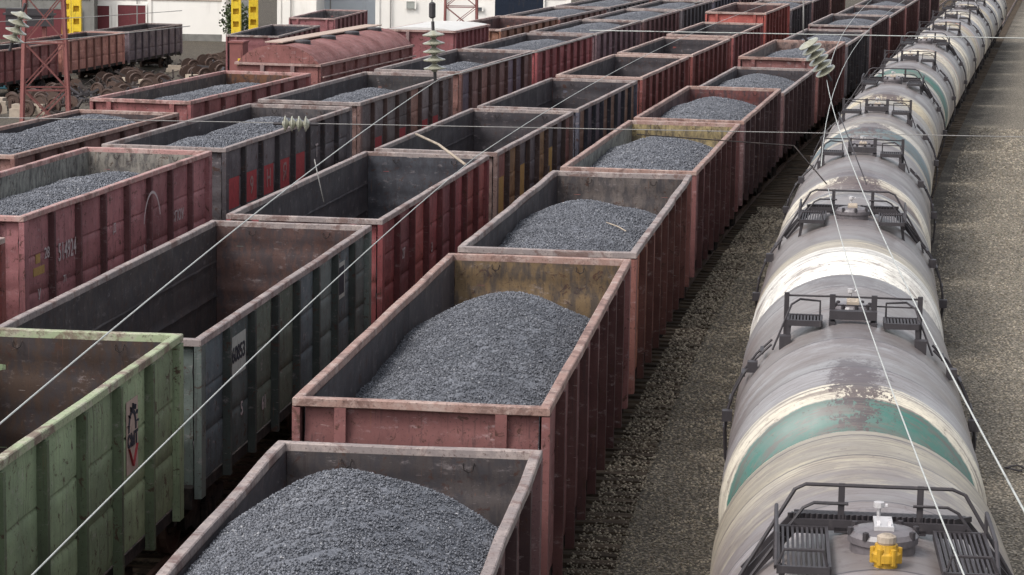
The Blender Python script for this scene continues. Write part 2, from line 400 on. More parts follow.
for sx in (-1, 1):
    mb.lathe([(0.0,sx*0.86),(0.16,sx*0.86),(0.2,sx*0.80),(0.36,sx*0.80),(0.40,sx*0.85),(0.475,sx*0.85),(0.475,sx*0.75),(0.50,sx*0.72),(0.50,sx*0.70),(0.0,sx*0.70)], 'x', 20, (0,0,0.475))
WHEELSET = mb.mesh("wheelset", ['wheel'], False)
def add_bogies(root, dist):
    for sy in (-1, 1):
        b = link("bogie", BOGIE, root, (0, sy*dist, 0))
        for w in (-1, 1): link("wheelset", WHEELSET, b, (0, w*0.925, 0))
mb = MB(); mb.box(-0.12,0.12,-0.35,0.25,0.92,1.16); mb.box(-0.20,0.20,0.18,0.44,0.90,1.20); mb.box(-0.2,-0.08,0.44,0.56,0.92,1.18)
COUPLER = mb.mesh("coupler", ['under'])

# ------------------------------------------------------------------ gondola wagons
HL, NP = 6.40, 8                     # half length of the body, panels a side
ZR, ZF = 3.48, 1.30                  # top rail, foot of the wall
PY = [-HL+0.10+i*(2*HL-0.20)/NP for i in range(NP+1)]
PW = PY[1]-PY[0]
rg = np.random.default_rng(11)
def panel_mesh(w, h, seed, thick=0.035, seams=(0.33, 0.66), ribs=()):
    """a pressed steel sheet in the YZ plane (outer face to +x), creased and dented; foot at z=0, centred on y"""
    r = random.Random(seed); ny, nz = 7, 13
    dents = [(r.uniform(-w/2,w/2), r.uniform(0,h), r.uniform(0.12,0.3), r.uniform(-0.035,0.02)) for _ in range(5)]
    zz = sorted(set([round(i*h/(nz-1),4) for i in range(nz)]+[round(s*h+d,4) for s in seams for d in (-0.03,0,0.03)]))
    vs = []; 
    for face in (0, 1):
        for z in zz:
            for i in range(ny):
                y = -w/2+w*i/(ny-1)
                e = min(1, (w/2-abs(y))/0.12)*min(1, min(z, h-z)/0.08)
                x = 0.022*e
                for s in seams:
                    if abs(z-s*h) < 0.012: x -= 0.022
                for (dy,dz,dr,da) in dents: x += da*math.exp(-((y-dy)**2+(z-dz)**2)/dr**2)*e
                vs.append((x-(thick if face else 0), y, z))
    k = len(zz); fs = []; ms = []
    for j in range(k-1):
        for i in range(ny-1):
            a = j*ny+i; fs.append((a, a+1, a+ny+1, a+ny)); ms.append(0)
            b = k*ny+a; fs.append((b, b+ny, b+ny+1, b+1)); ms.append(1)
    mb = MB(); mb.add(vs, fs, ms); return mb.mesh("side_panel", ['paint', 'inner'], True)
PANELS = [panel_mesh(PW-0.004, ZR-0.10-ZF, i) for i in range(6)]
def post_mesh(z0, z1, w, d):
    mb = MB(); o = [(0,-w/2),(0,w/2),(d,w*0.42),(d,-w*0.42)]
    o0 = [(0,-w/2),(0,w/2),(d*0.8,w*0.30),(d*0.8,-w*0.30)]
    vs = [(a,b,z0) for a,b in o]+[(a,b,z1) for a,b in o]
    mb.add(vs, [(3,2,1,0),(4,5,6,7),(0,1,5,4),(1,2,6,5),(2,3,7,6),(3,0,4,7)])
    return mb.mesh("side_post", ['paint'])
POST = post_mesh(1.10, ZR-0.112, 0.115, 0.120); CPOST = post_mesh(1.12, ZR-0.112, 0.28, 0.10)
def end_mesh(seed):
    r = random.Random(seed); w, h = 2.85, ZR-0.10-ZF
    mb = MB(); nxx, nz = 15, 17; vs = []; fs = []; ms = []
    dents = [(r.uniform(-w/2,w/2), r.uniform(0,h), r.uniform(0.15,0.4), r.uniform(-0.04,0.03)) for _ in range(6)]
    for face in (0, 1):
        for j in range(nz):
            for i in range(nxx):
                x = -w/2+w*i/(nxx-1); z = h*j/(nz-1)
                y = 0.0
                for zr in (0.30, 0.52, 0.80): y += 0.045*math.exp(-((z-zr*h)/0.07)**2)
                for dx,dz,dr,da in dents: y += da*math.exp(-((x-dx)**2+(z-dz)**2)/dr**2)*min(1,(w/2-abs(x))/0.1)
                vs.append((x, -y+(0.04 if face else 0), z))
    for j in range(nz-1):
        for i in range(nxx-1):
            a = j*nxx+i; fs.append((a,a+1,a+nxx+1,a+nxx)); ms.append(0)
            b = nxx*nz+a; fs.append((b,b+nxx,b+nxx+1,b+1)); ms.append(1)
    mb.add(vs, fs, ms); return mb.mesh("end_wall", ['paint','inner'], True)
ENDS = [end_mesh(20+i) for i in range(3)]
mb = MB()
mb.box(-0.07,0.07,-0.10,0,1.12,ZR-0.10); EPOST = mb.mesh("end_post", ['paint'])
def rim_mesh(seed, amp):
    """closed top rail, slightly bent, wall to wall"""
    r = random.Random(seed); X, Y, W = 1.565, HL, 0.122
    pts = []
    N = 22; M_ = 6
    for i in range(N+1): pts.append((1, -Y+2*Y*i/N))
    outer = [(X, -Y+2*Y*i/N) for i in range(N+1)]+[(X-2*X*i/M_, Y) for i in range(1, M_)]+[(-X, Y-2*Y*i/N) for i in range(N+1)]+[(-X+2*X*i/M_, -Y) for i in range(1, M_)]
    n = len(outer); vs = []
    def sm(k): return [r.gauss(0,1) for _ in range(k)]
    a = sm(n); b = sm(n)
    a = [(a[i-1]+2*a[i]+a[(i+1) % n])/4 for i in range(n)]; b = [(b[i-1]+2*b[i]+b[(i+1) % n])/4 for i in range(n)]
    for i, (x, y) in enumerate(outer):
        corner = abs(abs(x)-X) < 1e-6 and abs(abs(y)-Y) < 1e-6
        dx = a[i]*amp*(0 if corner else 1); dz = b[i]*amp*0.7
        if abs(abs(x)-X) < 1e-6 and not (abs(abs(y)-Y) < 1e-6): nxv, nyv = (1 if x > 0 else -1), 0
        elif abs(abs(y)-Y) < 1e-6 and not corner: nxv, nyv = 0, (1 if y > 0 else -1)
        else: nxv, nyv = (1 if x > 0 else -1), (1 if y > 0 else -1)
        for (ins, z) in ((0.012, ZR-0.11),(0, ZR-0.10),(0, ZR-0.012),(0.014, ZR),(W-0.014, ZR),(W, ZR-0.012),(W, ZR-0.11)):
            xx = x-nxv*ins+(dx if nyv == 0 else 0); yy = y-nyv*ins+(dx if nxv == 0 else 0)
            vs.append((xx, yy, z+dz))
    k = 7; fs = []
    for i in range(n):
        j = (i+1) % n
        for q in range(k): fs.append((i*k+q, j*k+q, j*k+(q+1) % k, i*k+(q+1) % k))
    mb = MB(); mb.add(vs, fs); return mb.mesh("top_rail", ['rim'])
RIMS = [rim_mesh(31+i, a) for i, a in enumerate((0.003, 0.005, 0.008, 0.011))]
mb = MB(); mb.box(-1.41,1.41,-HL+0.1,HL-0.1,1.26,1.30); FLOOR = mb.mesh("floor", ['inner'])
mb = MB(); mb.box(-0.22,0.22,-HL+0.05,HL-0.05,0.86,1.25)
for sx in (-1,1): mb.box(sx*1.40-0.06,sx*1.40+0.06,-HL+0.05,HL-0.05,1.10,1.26)
for y in PY: mb.box(-1.34,1.34,y-0.08,y+0.08,1.0,1.22)
for sy in (-1,1): mb.box(-1.45,1.45,sy*(HL-0.02)-0.09,sy*(HL-0.02)+0.09,0.98,1.29)
FRAME = mb.mesh("underframe", ['under'])
mb = MB(); mb.tube([(-0.09,0,0),(-0.09,-0.05,-0.02),(-0.075,-0.06,-0.10),(0,-0.06,-0.14),(0.075,-0.06,-0.10),(0.09,-0.05,-0.02),(0.09,0,0)], 0.012, 5); RING = mb.mesh("lashing_ring", ['under'])
mb = MB()
for sx in (-1,1): mb.box(sx*0.2-0.02,sx*0.2+0.02,-0.06,-0.02,0.9,3.1)
for k in range(6): mb.box(-0.2,0.2,-0.075,-0.045,1.0+k*0.38,1.03+k*0.38)
LADDER = mb.mesh("corner_ladder", ['under'])
mb = MB(); mb.box(-0.03,0.03,-HL+0.02,HL-0.02,-0.05,0.05); MIDRAIL = mb.mesh("mid_rail", ['rim'])

def gondola(place, label, colr, inner, rimc, dz=0.0, group=None, rim=1, near=None, far=None, midrail=False, scale=None, jitter=0.0, pal=None, name="gondola_wagon"):
    x, y, p, z = place
    root = link(name, None, None, (x, y, z), label=label, cat="railway wagon", group=group); root.rotation_euler = (0, 0, -p)
    k = (ZR+dz-1.30)/(ZR-1.30)
    hi = lambda zz: 1.30+(zz-1.30)*k
    def cj(c):
        f = 1+random.uniform(-jitter, jitter); return tuple(q*f for q in c)
    for sx in (-1, 1):
        for i in range(NP):
            o = link("side_panel", random.choice(PANELS), root, (sx*1.468, (PY[i]+PY[i+1])/2, ZF), cj(random.choice(pal) if pal else colr), inner)
            o.scale = (1, 1, k)
            if sx < 0: o.rotation_euler = (0, 0, math.pi)
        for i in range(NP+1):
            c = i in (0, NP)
            o = link("side_post", CPOST if c else POST, root, (sx*1.470, PY[i]+(0.03 if i == 0 else -0.03 if i == NP else 0), 1.30-1.30*k), cj(tuple(q*(1.0 if c else 0.42) for q in colr)), inner)  # intermediate posts get darker paint, which puts the shade on their faces into colour
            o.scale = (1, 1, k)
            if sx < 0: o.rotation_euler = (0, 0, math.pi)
        if midrail: link("mid_rail", MIDRAIL, root, (sx*1.60, 0, 2.92+dz), rimc)
    for sy in (-1, 1):
        inn = (near if sy < 0 else far) or inner
        o = link("end_wall", random.choice(ENDS), root, (0, sy*(HL-0.10), ZF), cj(colr), inn); o.scale = (1, 1, k)
        if sy > 0: o.rotation_euler = (0, 0, math.pi)
        for sx in (-1, 1):
            o = link("end_post", EPOST, root, (sx*0.98, sy*(HL-0.102), 1.30-1.30*k), cj(colr), inn); o.scale = (1, 1, k)
            if sy > 0: o.rotation_euler = (0, 0, math.pi)
            if sy > 0:
                o = link("lashing_ring", RING, root, (sx*0.72, sy*(HL-0.15), ZR+dz-0.16)); o.scale = (0.7,0.7,0.7) 
            link("coupler", COUPLER, root, (0, sy*(HL+0.1), 0), rotz=(math.pi if sy < 0 else 0)) if sx > 0 else None
        o = link("corner_ladder", LADDER, root, (-sy*-1.18, sy*(HL-0.10), 0))
        if sy > 0: o.rotation_euler = (0, 0, math.pi)
    link("top_rail", RIMS[rim], root, (0, 0, dz), rimc)
    link("floor", FLOOR, root, (0, 0, 0), colr, inner)
    link("underframe", FRAME, root)
    add_bogies(root, 4.33)
    return root

# coal heaps: a displaced bed plus real lumps, in wagon coordinates
def heap_mesh(seed, peaks, base, n, rmin, rmax, slope=0.56, zcap=9):
    r = np.random.default_rng(seed); X, Y = 1.445, HL-0.15
    ph = r.uniform(0, 6.28, (6,)); fq = r.uniform(0.6, 2.6, (6,2))
    def H(x, y):
        z = np.full_like(x, base)
        for px, py, pz, rad, ex, sn in peaks:
            dyy = np.where(y > py, np.maximum(0, y-py-ex), np.maximum(0, py-y-ex)*sn/slope)
            d = np.sqrt((x-px-0.05*np.sin(y*0.7+seed))**2+dyy**2)
            q = pz-slope*(np.sqrt(d*d+rad*rad)-rad)
            k = 0.10; m = np.maximum(z, q); z = m+k*np.exp(-np.abs(z-q)/k*1.4)*0.5
        for i in range(6): z = z+0.009*np.sin(fq[i,0]*x*2+fq[i,1]*y*1.7+ph[i])
        return z
    gxn, gyn = 30, 110
    xs = np.linspace(-X, X, gxn); ys_ = np.linspace(-Y, Y, gyn)
    XX, YY = np.meshgrid(xs, ys_); ZZ = H(XX, YY)-0.01+r.normal(0, 0.012, XX.shape)
    V0 = np.stack([XX.ravel(), YY.ravel(), ZZ.ravel()], 1)
    F0 = np.array([[j*gxn+i, j*gxn+i+1, (j+1)*gxn+i+1, (j+1)*gxn+i] for j in range(gyn-1) for i in range(gxn-1)])
    F0 = np.concatenate([F0[:,[0,1,2]], F0[:,[0,2,3]]])
    px = r.uniform(-X, X, n); py = r.uniform(-Y, Y, n)
    P = np.stack([px, py, H(px, py)+r.uniform(-0.01, 0.015, n)], 1)
    big = r.random(n) < 0.03
    V1, F1 = stones("c", n, P, rmin, rmax, 'coal', seed=seed+5, flat=0.9)
    V = np.concatenate([V0, V1]); F = np.concatenate([F0, F1+len(V0)])
    return np_mesh("coal_heap", V, F, 'coal')
HEAP = {
 'a0': heap_mesh(1, [(0.0, 2.3, 3.80, 1.0, 0.4, 0.08)], 2.40, 56000, 0.006, 0.020, 0.86),
 'a1': heap_mesh(2, [(0.12, 1.6, 3.69, 0.7, 0.3, 0.13)], 2.42, 52000, 0.007, 0.020, 0.62),
 'a2': heap_mesh(3, [(-0.05, 1.2, 3.46, 1.4, 0.4, 0.10)], 2.66, 32000, 0.010, 0.026, 0.58),
 'm': heap_mesh(4, [(0, 1.2, 3.38, 1.4, 0.8, 0.08)], 2.62, 16000, 0.015, 0.036, 0.60),
 'p': heap_mesh(5, [(0, 2.8, 3.42, 1.2, 0.9, 0.4), (0.0, -2.8, 3.40, 1.2, 0.9, 0.3)], 2.62, 16000, 0.015, 0.036),
 'f': heap_mesh(6, [(0, 1.5, 3.24, 1.8, 2.4, 0.10), (0.2, -4, 3.1, 1.2, 0.4, 0.3)], 2.68, 16000, 0.015, 0.036),
}
ORD = ["nearest", "second", "third", "fourth", "fifth", "sixth", "seventh", "eighth", "ninth", "tenth", "eleventh", "twelfth", "thirteenth"]
MAR = (0.195, 0.084, 0.078); RED = (0.245, 0.080, 0.070); PUR = (0.150, 0.084, 0.084); CHA = (0.110, 0.098, 0.105); BRN = (0.190, 0.098, 0.085)
INN = (0.062, 0.054, 0.058); INR = (0.11, 0.056, 0.052); OCH = (0.17, 0.115, 0.062); YEL = (0.33, 0.26, 0.13); PALE = (0.26, 0.26, 0.23)
RP = (0.26, 0.162, 0.135); RG = (0.215, 0.180, 0.172); RB = (0.33, 0.235, 0.205)
ROW = {'A': "in the coal row beside the tank cars", 'B': "in the row starting with the green wagon", 'C': "in the row with the numbered maroon wagon", 'D': "in the row with the round-roofed wagon"}
GRP = {'A': "gondolas beside the tank cars", 'B': "gondolas in the green wagon row", 'C': "gondolas in the numbered wagon row", 'D': "gondolas in the round-roof row"}
# per wagon: index, colour word, colour, inner, rim colour, dz, rim variant, heap, heap dz, far-wall colour, ds
CARS = {
 'A': [(0, "dull maroon", PUR, INN, RG, -0.18, 3, 'a0', 0.0, (0.072,0.060,0.058), 0.21), (1, "maroon, ochre-ended", MAR, INN, RP, 0.16, 1, 'a1', 0.0, OCH, -0.07),
       (2, "orange-red", (0.25,0.105,0.085), INN, RG, 0.12, 3, 'a2', 0.02, (0.12,0.10,0.09), -0.14), (3, "maroon, yellowish-ended", MAR, PALE, RP, 0.07, 1, 'm', 0.12, YEL, -0.04),
       (4, "purplish maroon", PUR, INR, RP, 0.04, 1, 'm', 0.10, (0.14,0.05,0.045), 0.03), (5, "dark maroon", PUR, INN, RG, -0.19, 0, 'm', -0.08, None, 0),
       (6, "dark maroon, brown-lined", MAR, (0.20,0.16,0.14), RP, 0.13, 1, 'f', 0.15, (0.22,0.15,0.13), 0.01), (7, "dark grey-maroon", CHA, INN, RG, -0.05, 0, 'm', 0.0, None, 0),
       (8, "slate maroon", PUR, INN, RG, 0.11, 1, 'f', 0.2, None, 0), (9, "maroon", MAR, INN, RG, 0.0, 0, 'f', 0.1, None, 0), (10, "dark red", MAR, INN, RG, 0, 0, 'm', 0, None, 0), (11, "dark red", PUR, INN, RG, 0, 0, 'm', 0, None, 0), (12, "dark red", PUR, INN, RG, 0, 0, 'f', 0, None, 0)],
 'B': [(0, "peeling green empty", (0.255,0.325,0.190), (0.045,0.029,0.024), (0.27,0.31,0.19), 0.20, 2, None, 0, (0.062,0.040,0.030), 0.14), (1, "slate-blue and green empty", (0.110,0.132,0.120), (0.064,0.052,0.050), RG, -0.05, 2, None, 0, (0.088,0.050,0.043), 0.03),
       (2, "bright red empty", (0.265,0.076,0.078), INN, RG, -0.07, 2, None, 0, (0.06,0.062,0.072), -0.01), (3, "patchy grey and ochre empty", (0.165,0.112,0.100), INN, RG, -0.12, 1, None, 0, None, 0.03),
       (4, "dark blue-grey empty", (0.095,0.095,0.120), INN, RG, -0.14, 1, None, 0, None, -0.09), (5, "red empty", RED, INN, RB, -0.11, 1, None, 0, None, -0.04), (6, "red empty", RED, INN, RB, -0.11, 1, None, 0, None, -0.08),
       (7, "red, dark-lined", (0.28,0.092,0.088), INN, RB, -0.06, 1, None, 0, None, 0.02), (8, "tall red", (0.34,0.088,0.072), INR, RB, 0.42, 1, None, 0, None, 0), (9, "dark blue-grey loaded", CHA, INN, RG, 0.05, 1, 'f', 0.3, None, 0),
       (10, "dark red", PUR, INN, RG, 0, 1, 'f', 0.2, None, 0), (11, "brown", BRN, INN, RG, 0, 0, None, 0, None, 0)],
 'C': [(-1, "red", RED, INN, RB, -0.15, 1, None, 0, None, 0.04), (0, "numbered pinkish maroon", (0.300,0.128,0.132), PALE, (0.34,0.19,0.175), 0.11, 1, 'f', 0.02, (0.24,0.22,0.19), -0.06), (1, "charcoal, red-patched", CHA, INN, RG, 0.06, 1, 'p', -0.02, (0.085,0.075,0.075), 0.01),
       (2, "charcoal and salmon", (0.190,0.118,0.105), INN, RG, 0.10, 1, 'm', -0.05, (0.06,0.055,0.055), -0.12), (3, "brownish maroon", BRN, INN, RG, 0.10, 1, 'm', -0.05, None, 0.10), (4, "bright maroon-red", (0.29,0.085,0.088), INN, RG, 0.06, 1, 'f', 0.15, None, 0.01),
       (5, "purple-grey", (0.180,0.118,0.130), INN, RG, 0.06, 1, 'f', 0.25, None, 0.02), (6, "purplish brown", PUR, INN, RG, 0.03, 1, 'f', 0.25, None, 0), (7, "dark slate", CHA, INN, RG, 0.03, 1, 'f', 0.2, None, 0), (8, "dark blue-grey", (0.10,0.095,0.12), INN, RG, 0, 1, None, 0, None, 0), (9, "dark maroon", PUR, INN, RG, 0, 1, 'f', 0.2, None, 0), (10, "dark maroon", PUR, INN, RG, 0, 1, None, 0, None, 0)],
 'D': [(0, "dusty red", BRN, INN, RP, -0.2, 1, 'p', -0.05, (0.10,0.07,0.065), 0.04), (1, "pinkish red, rusty-ended", (0.290,0.108,0.104), (0.105,0.085,0.075), (0.34,0.18,0.165), 0.05, 1, 'f', 0.05, (0.16,0.075,0.04), -0.04), (4, "rusty-fronted", (0.29,0.14,0.09), INR, RB, 0.15, 1, None, 0, None, 0),
       (5, "brown", BRN, INN, RG, 0.1, 1, 'f', 0.3, None, 0), (6, "dark slate", CHA, INN, RG, 0.1, 1, 'f', 0.3, None, 0), (7, "brown", BRN, INN, RG, 0.1, 1, None, 0, None, 0), (8, "dark slate", CHA, INN, RG, 0.1, 1, None, 0, None, 0)],
}
HROW = {'A': 'of the row beside the tank cars', 'B': 'of the green wagon row', 'C': 'of the numbered maroon wagon row', 'D': 'of the round-roofed wagon row'}
PAL = {('B', 1): [(0.105,0.132,0.128), (0.118,0.145,0.112), (0.105,0.118,0.105), (0.100,0.128,0.138)], ('B', 3): [(0.11,0.098,0.105), (0.27,0.165,0.085), (0.22,0.095,0.08), (0.12,0.10,0.11)],
       ('B', 4): [(0.095,0.095,0.125), (0.22,0.13,0.09), (0.11,0.09,0.11)], ('C', 2): [(0.14,0.115,0.11), (0.30,0.16,0.125), (0.16,0.13,0.13)], ('C', 3): [(0.19,0.11,0.10), (0.15,0.12,0.15), (0.23,0.12,0.10)], ('A', 2): [(0.27,0.11,0.08), (0.22,0.10,0.09), (0.30,0.12,0.075)], ('B', 2): [(0.27,0.076,0.078), (0.20,0.07,0.075), (0.30,0.09,0.08)]}
WAG = {}
for tr, cars in CARS.items():
    first = cars[0][0]
    for (n, word, colr, inner, rimc, dz, rim, heap, hdz, far, ds) in cars:
        if n == 4 and tr == 'D': ds = 0.6
        x, y, p = at(tr, S0[tr]+n*13.92+ds)
        od = ORD[n-first]
        w = gondola((x, y, p, 0.0), f"{word} gondola wagon, {od} {ROW[tr]}", colr, inner, rimc, dz, GRP[tr], rim, None, far, midrail=(tr == 'D' and n < 2), jitter=0.2, pal=PAL.get((tr, n)))
        WAG[(tr, n)] = w
        if heap:
            h = link("coal_heap", HEAP[heap], None, (x, y, hdz), label=f"coal heap in the {od} wagon {HROW[tr]}", cat="coal", group="coal loads"); h.rotation_euler = (0, 0, -p)

# ------------------------------------------------------------------ lettering and painted marks on wagons
def text_mesh(txt, size, mat, bold=0.0):
    cu = bpy.data.curves.new("lettering", 'FONT'); cu.body = txt; cu.size = size; cu.align_x = 'CENTER'; cu.align_y = 'CENTER'; cu.extrude = 0.002; cu.offset = bold
    o = bpy.data.objects.new("tmp", cu); col.objects.link(o)
    bpy.context.view_layer.update()
    me = bpy.data.meshes.new_from_object(o.evaluated_get(bpy.context.evaluated_depsgraph_get()))
    bpy.data.objects.remove(o); bpy.data.curves.remove(cu)
    me.materials.clear(); me.materials.append(M[mat]); return me
def mark_text(w, txt, y, z, size, mat='chalk', x=1.494, bold=0.004, name="lettering"):
    o = link(name, text_mesh(txt, size, mat, bold), w, (x+0.012, y, z)); o.rotation_euler = (R(90), 0, R(90)); return o
def mark_rect(w, y, z, wd, ht, mat, x=1.494, name="painted_patch"):
    mb = MB(); mb.box(-0.002, 0.002, -wd/2, wd/2, -ht/2, ht/2); return solid(name, mb, mat, w, loc=(x+0.006, y, z))
def pc(i): return (PY[i]+PY[i+1])/2
def arc_strip(cy, cz, ry, rz, a0, a1, th, n=14):
    mb = MB(); vs = []; fs = []
    for i in range(n+1):
        a = a0+(a1-a0)*i/n
        for k in (-th/2, th/2): vs.append((0, cy+(ry+k)*math.cos(a), cz+(rz+k)*math.sin(a)))
    for i in range(n): fs.append((2*i, 2*i+1, 2*i+3, 2*i+2))
    mb.add(vs, fs); return mb
w = WAG[('C', 0)]
mark_text(w, "514924", pc(1)+0.16, 2.60, 0.50).scale = (0.72, 1, 1); mark_rect(w, pc(0)+0.1, 2.42, 0.62, 0.16, 'ochre_mark'); mark_rect(w, pc(0)+0.05, 2.66, 0.26, 0.18, 'ochre_mark'); mark_text(w, "28", pc(0)+0.55, 2.70, 0.3)
mark_text(w, "У", pc(0)+0.1, 1.95, 0.28); mark_text(w, "71", pc(1), 2.05, 0.2); mark_text(w, "Д", pc(3), 2.65, 0.26); mark_text(w, "СПОУ", pc(6)-0.15, 2.35, 0.34); mark_text(w, "12,0", pc(6), 1.75, 0.22)
for a0, a1 in ((R(20), R(165)), (R(195), R(262))):
    o = solid("painted_ring", arc_strip(0, 0, 0.62, 0.85, a0, a1, 0.06, 18), 'chalk', w, loc=(1.592, PY[5]+0.0, 2.30))
w = WAG[('C', 1)]
for i, tx in ((0, ""), (1, "9"), (2, "Н"), (3, "Я"), (4, "")):
    mark_rect(w, pc(i), 2.36, 0.95, 0.75, 'red_mark')
    if tx: mark_text(w, tx, pc(i), 2.36, 0.62, 'faint', 1.498, 0.01)
mark_text(w, "31", pc(1), 1.7, 0.3); mark_text(w, "18", pc(2), 1.75, 0.3); mark_text(w, "Т", pc(5)+0.2, 2.6, 0.5)
w = WAG[('B', 1)]
mark_rect(w, pc(1), 2.78, 0.95, 0.62, 'pale_plate', name="number_plate"); mark_text(w, "60853", pc(1), 2.80, 0.33, 'ink', 1.498, 0.006)
mark_text(w, "5", pc(1)+0.2, 1.9, 0.3); mark_text(w, "61", pc(2)+0.1, 1.7, 0.3)
mark_rect(w, pc(6)-0.1, 2.75, 0.62, 0.66, 'pale_plate', name="poster"); mark_rect(w, pc(6)-0.1, 2.75, 0.46, 0.5, 'ink', 1.498, name="poster_print")
w = WAG[('B', 0)]
mark_rect(w, pc(6), 2.78, 0.56, 0.95, 'pink_plate', name="emblem_plate")
solid("emblem_arch", arc_strip(0, 0, 0.17, 0.24, R(-5), R(185), 0.07), 'ink', w, loc=(1.506, pc(6), 2.86))
mb = MB()
for k in range(7):
    a = R(15+25*k); mb.bar((0, 0.20*math.cos(a), 0.27*math.sin(a)), (0, 0.26*math.cos(a), 0.34*math.sin(a)), 0.05, 0.004)
solid("emblem_teeth", mb, 'ink', w, loc=(1.506, pc(6), 2.86)); mark_text(w, "СМТ", pc(6), 2.72, 0.22, 'ink', 1.498, 0.01)
mb = MB(); mb.bar((0,-0.2,0.12), (0,0,-0.14), 0.05, 0.006); mb.bar((0,0.2,0.12), (0,0,-0.14), 0.05, 0.006); solid("emblem_chevron", mb, 'red_mark', w, loc=(1.506, pc(6), 2.52))
w = WAG[('A', 1)]
w = WAG[('B', 2)]
mark_text(w, "27", pc(1), 2.4, 0.3); mark_text(w, "3", pc(3), 2.1, 0.3)
w = WAG[('C', 2)]
for i in (1, 3, 5, 6): mark_rect(w, pc(i), 2.0, 0.9, 0.7, 'red_mark')
w = WAG[('B', 3)]
for i in (0, 2, 5): mark_rect(w, pc(i), 2.2, 0.9, 0.9, 'ochre_mark')

# thin stick on the third heap
x, y, p = at('A', S0['A']+2*13.92-1.6, 0.72)
mb = MB(); mb.tube([(-0.2,0.3,3.42),(0,0,3.39),(0.16,-0.25,3.33)], 0.012, 6); solid("wooden_stick", mb, 'tan', loc=(x, y, 0.02), label="pale thin stick lying on the coal of the third wagon", cat="stick")

# ------------------------------------------------------------------ covered wagons in row D
def covered(place, label, colr, L, W2, ze, arch, roofmat, boards, group):
    x, y, p, z = place
    root = link("covered_wagon", None, None, (x, y, z), label=label, cat="railway wagon", group=group); root.rotation_euler = (0, 0, -p)
    H = L/2
    mb = MB(); mb.box(-W2,W2,-H,H,1.2,ze-0.06); link("body", mb.mesh("body", ['paint']), root, color=colr)
    n = 9
    for sx in (-1, 1):
        for i in range(n):
            yy = -H+0.12+i*(L-0.24)/(n-1); mb = MB(); mb.box(0,0.09,-0.07,0.07,1.15,ze-0.08)
            o = link("side_post", mb.mesh("side_post", ['paint']), root, (sx*(W2+0.001) if sx > 0 else -W2-0.091, yy, 0), colr)
    mb = MB()
    for sx in (-1, 1): mb.box(sx*W2+(0 if sx > 0 else -0.13), sx*W2+(0.13 if sx > 0 else 0), -H-0.04, H+0.04, ze-0.06, ze+0.03)
    for sy in (-1, 1): mb.box(-W2-0.13, W2+0.13, sy*(H+0.05)-0.05, sy*(H+0.05)+0.05, ze-0.055, ze+0.025)
    link("eave_rail", mb.mesh("eave_rail", ['rim']), root, color=(0.30,0.19,0.17))
    for sy in (-1,1):
        for sx in (-1,1):
            mb = MB(); mb.box(-0.07,0.07,-0.06,0.06,1.2,ze-0.06); link("end_post", mb.mesh("end_post", ['paint']), root, (sx*0.55, sy*(H+0.061), 0), (0.25,0.17,0.16))
    # roof: arched shell with end gables
    N = 18; vs = []; fs = []
    for sy in (-1, 1):
        for i in range(N+1):
            a = math.pi*i/N; u = math.cos(a); vs.append((u*(W2+0.02), sy*(H-0.02), ze+0.03+arch*(max(0, 1-abs(u)**2.4))**0.8))
    for i in range(N): fs.append((i, N+1+i, N+2+i, i+1))
    fs += [tuple(range(N+1)), tuple(range(2*N+1, N, -1))]
    mb = MB(); mb.add(vs, fs); link("roof", mb.mesh("roof", [roofmat]), root, color=colr)
    if boards:
        for k in range(10):
            mb = MB(); mb.box(-0.33,0.33,-0.66,0.66,0,0.04); o = link("walkway_board", mb.mesh("walkway_board", ['pink_plate']), root, (-0.25, -H+0.95+k*1.32, ze+arch+0.09))
        for k in range(4):
            mb = MB(); mb.lathe([(0,0),(0.32,0),(0.32,0.1),(0.28,0.14),(0,0.14)], 'z', 16); link("roof_hatch", mb.mesh("roof_hatch", ['black']), root, (0.28, -H+1.9+k*3.2, ze+arch-0.02))
        mb = MB()
        for sx in (1,):
            mb.tube([(W2+0.2,-H,ze-0.42),(W2+0.2,H,ze-0.42)], 0.03, 6)
            for k in range(8): mb.bar((W2-0.02,-H+0.3+k*(L-0.6)/7,ze-0.42),(W2+0.2,-H+0.3+k*(L-0.6)/7,ze-0.42),0.04)
        link("grab_rail", mb.mesh("grab_rail", ['rim']), root, color=(0.30,0.19,0.17))
    link("underframe", FRAME, root); add_bogies(root, 4.33)
    for sy in (-1,1): link("coupler", COUPLER, root, (0, sy*(HL+0.1), 0), rotz=(math.pi if sy < 0 else 0))
    return root
x, y, p = at('D', S0['D']+2*13.92+0.15)
covered((x, y, p, 0), "maroon wagon with a rounded roof and a pale roof walkway", (0.235, 0.098, 0.088), 12.9, 1.44, 3.72, 0.62, 'paint', True, "covered wagons")
x, y, p = at('D', 92.4)
covered((x, y, p, 0), "maroon ribbed wagon with a flat whitish roof", (0.22, 0.082, 0.085), 6.2, 1.44, 3.92, 0.10, 'roof_white', False, "covered wagons")

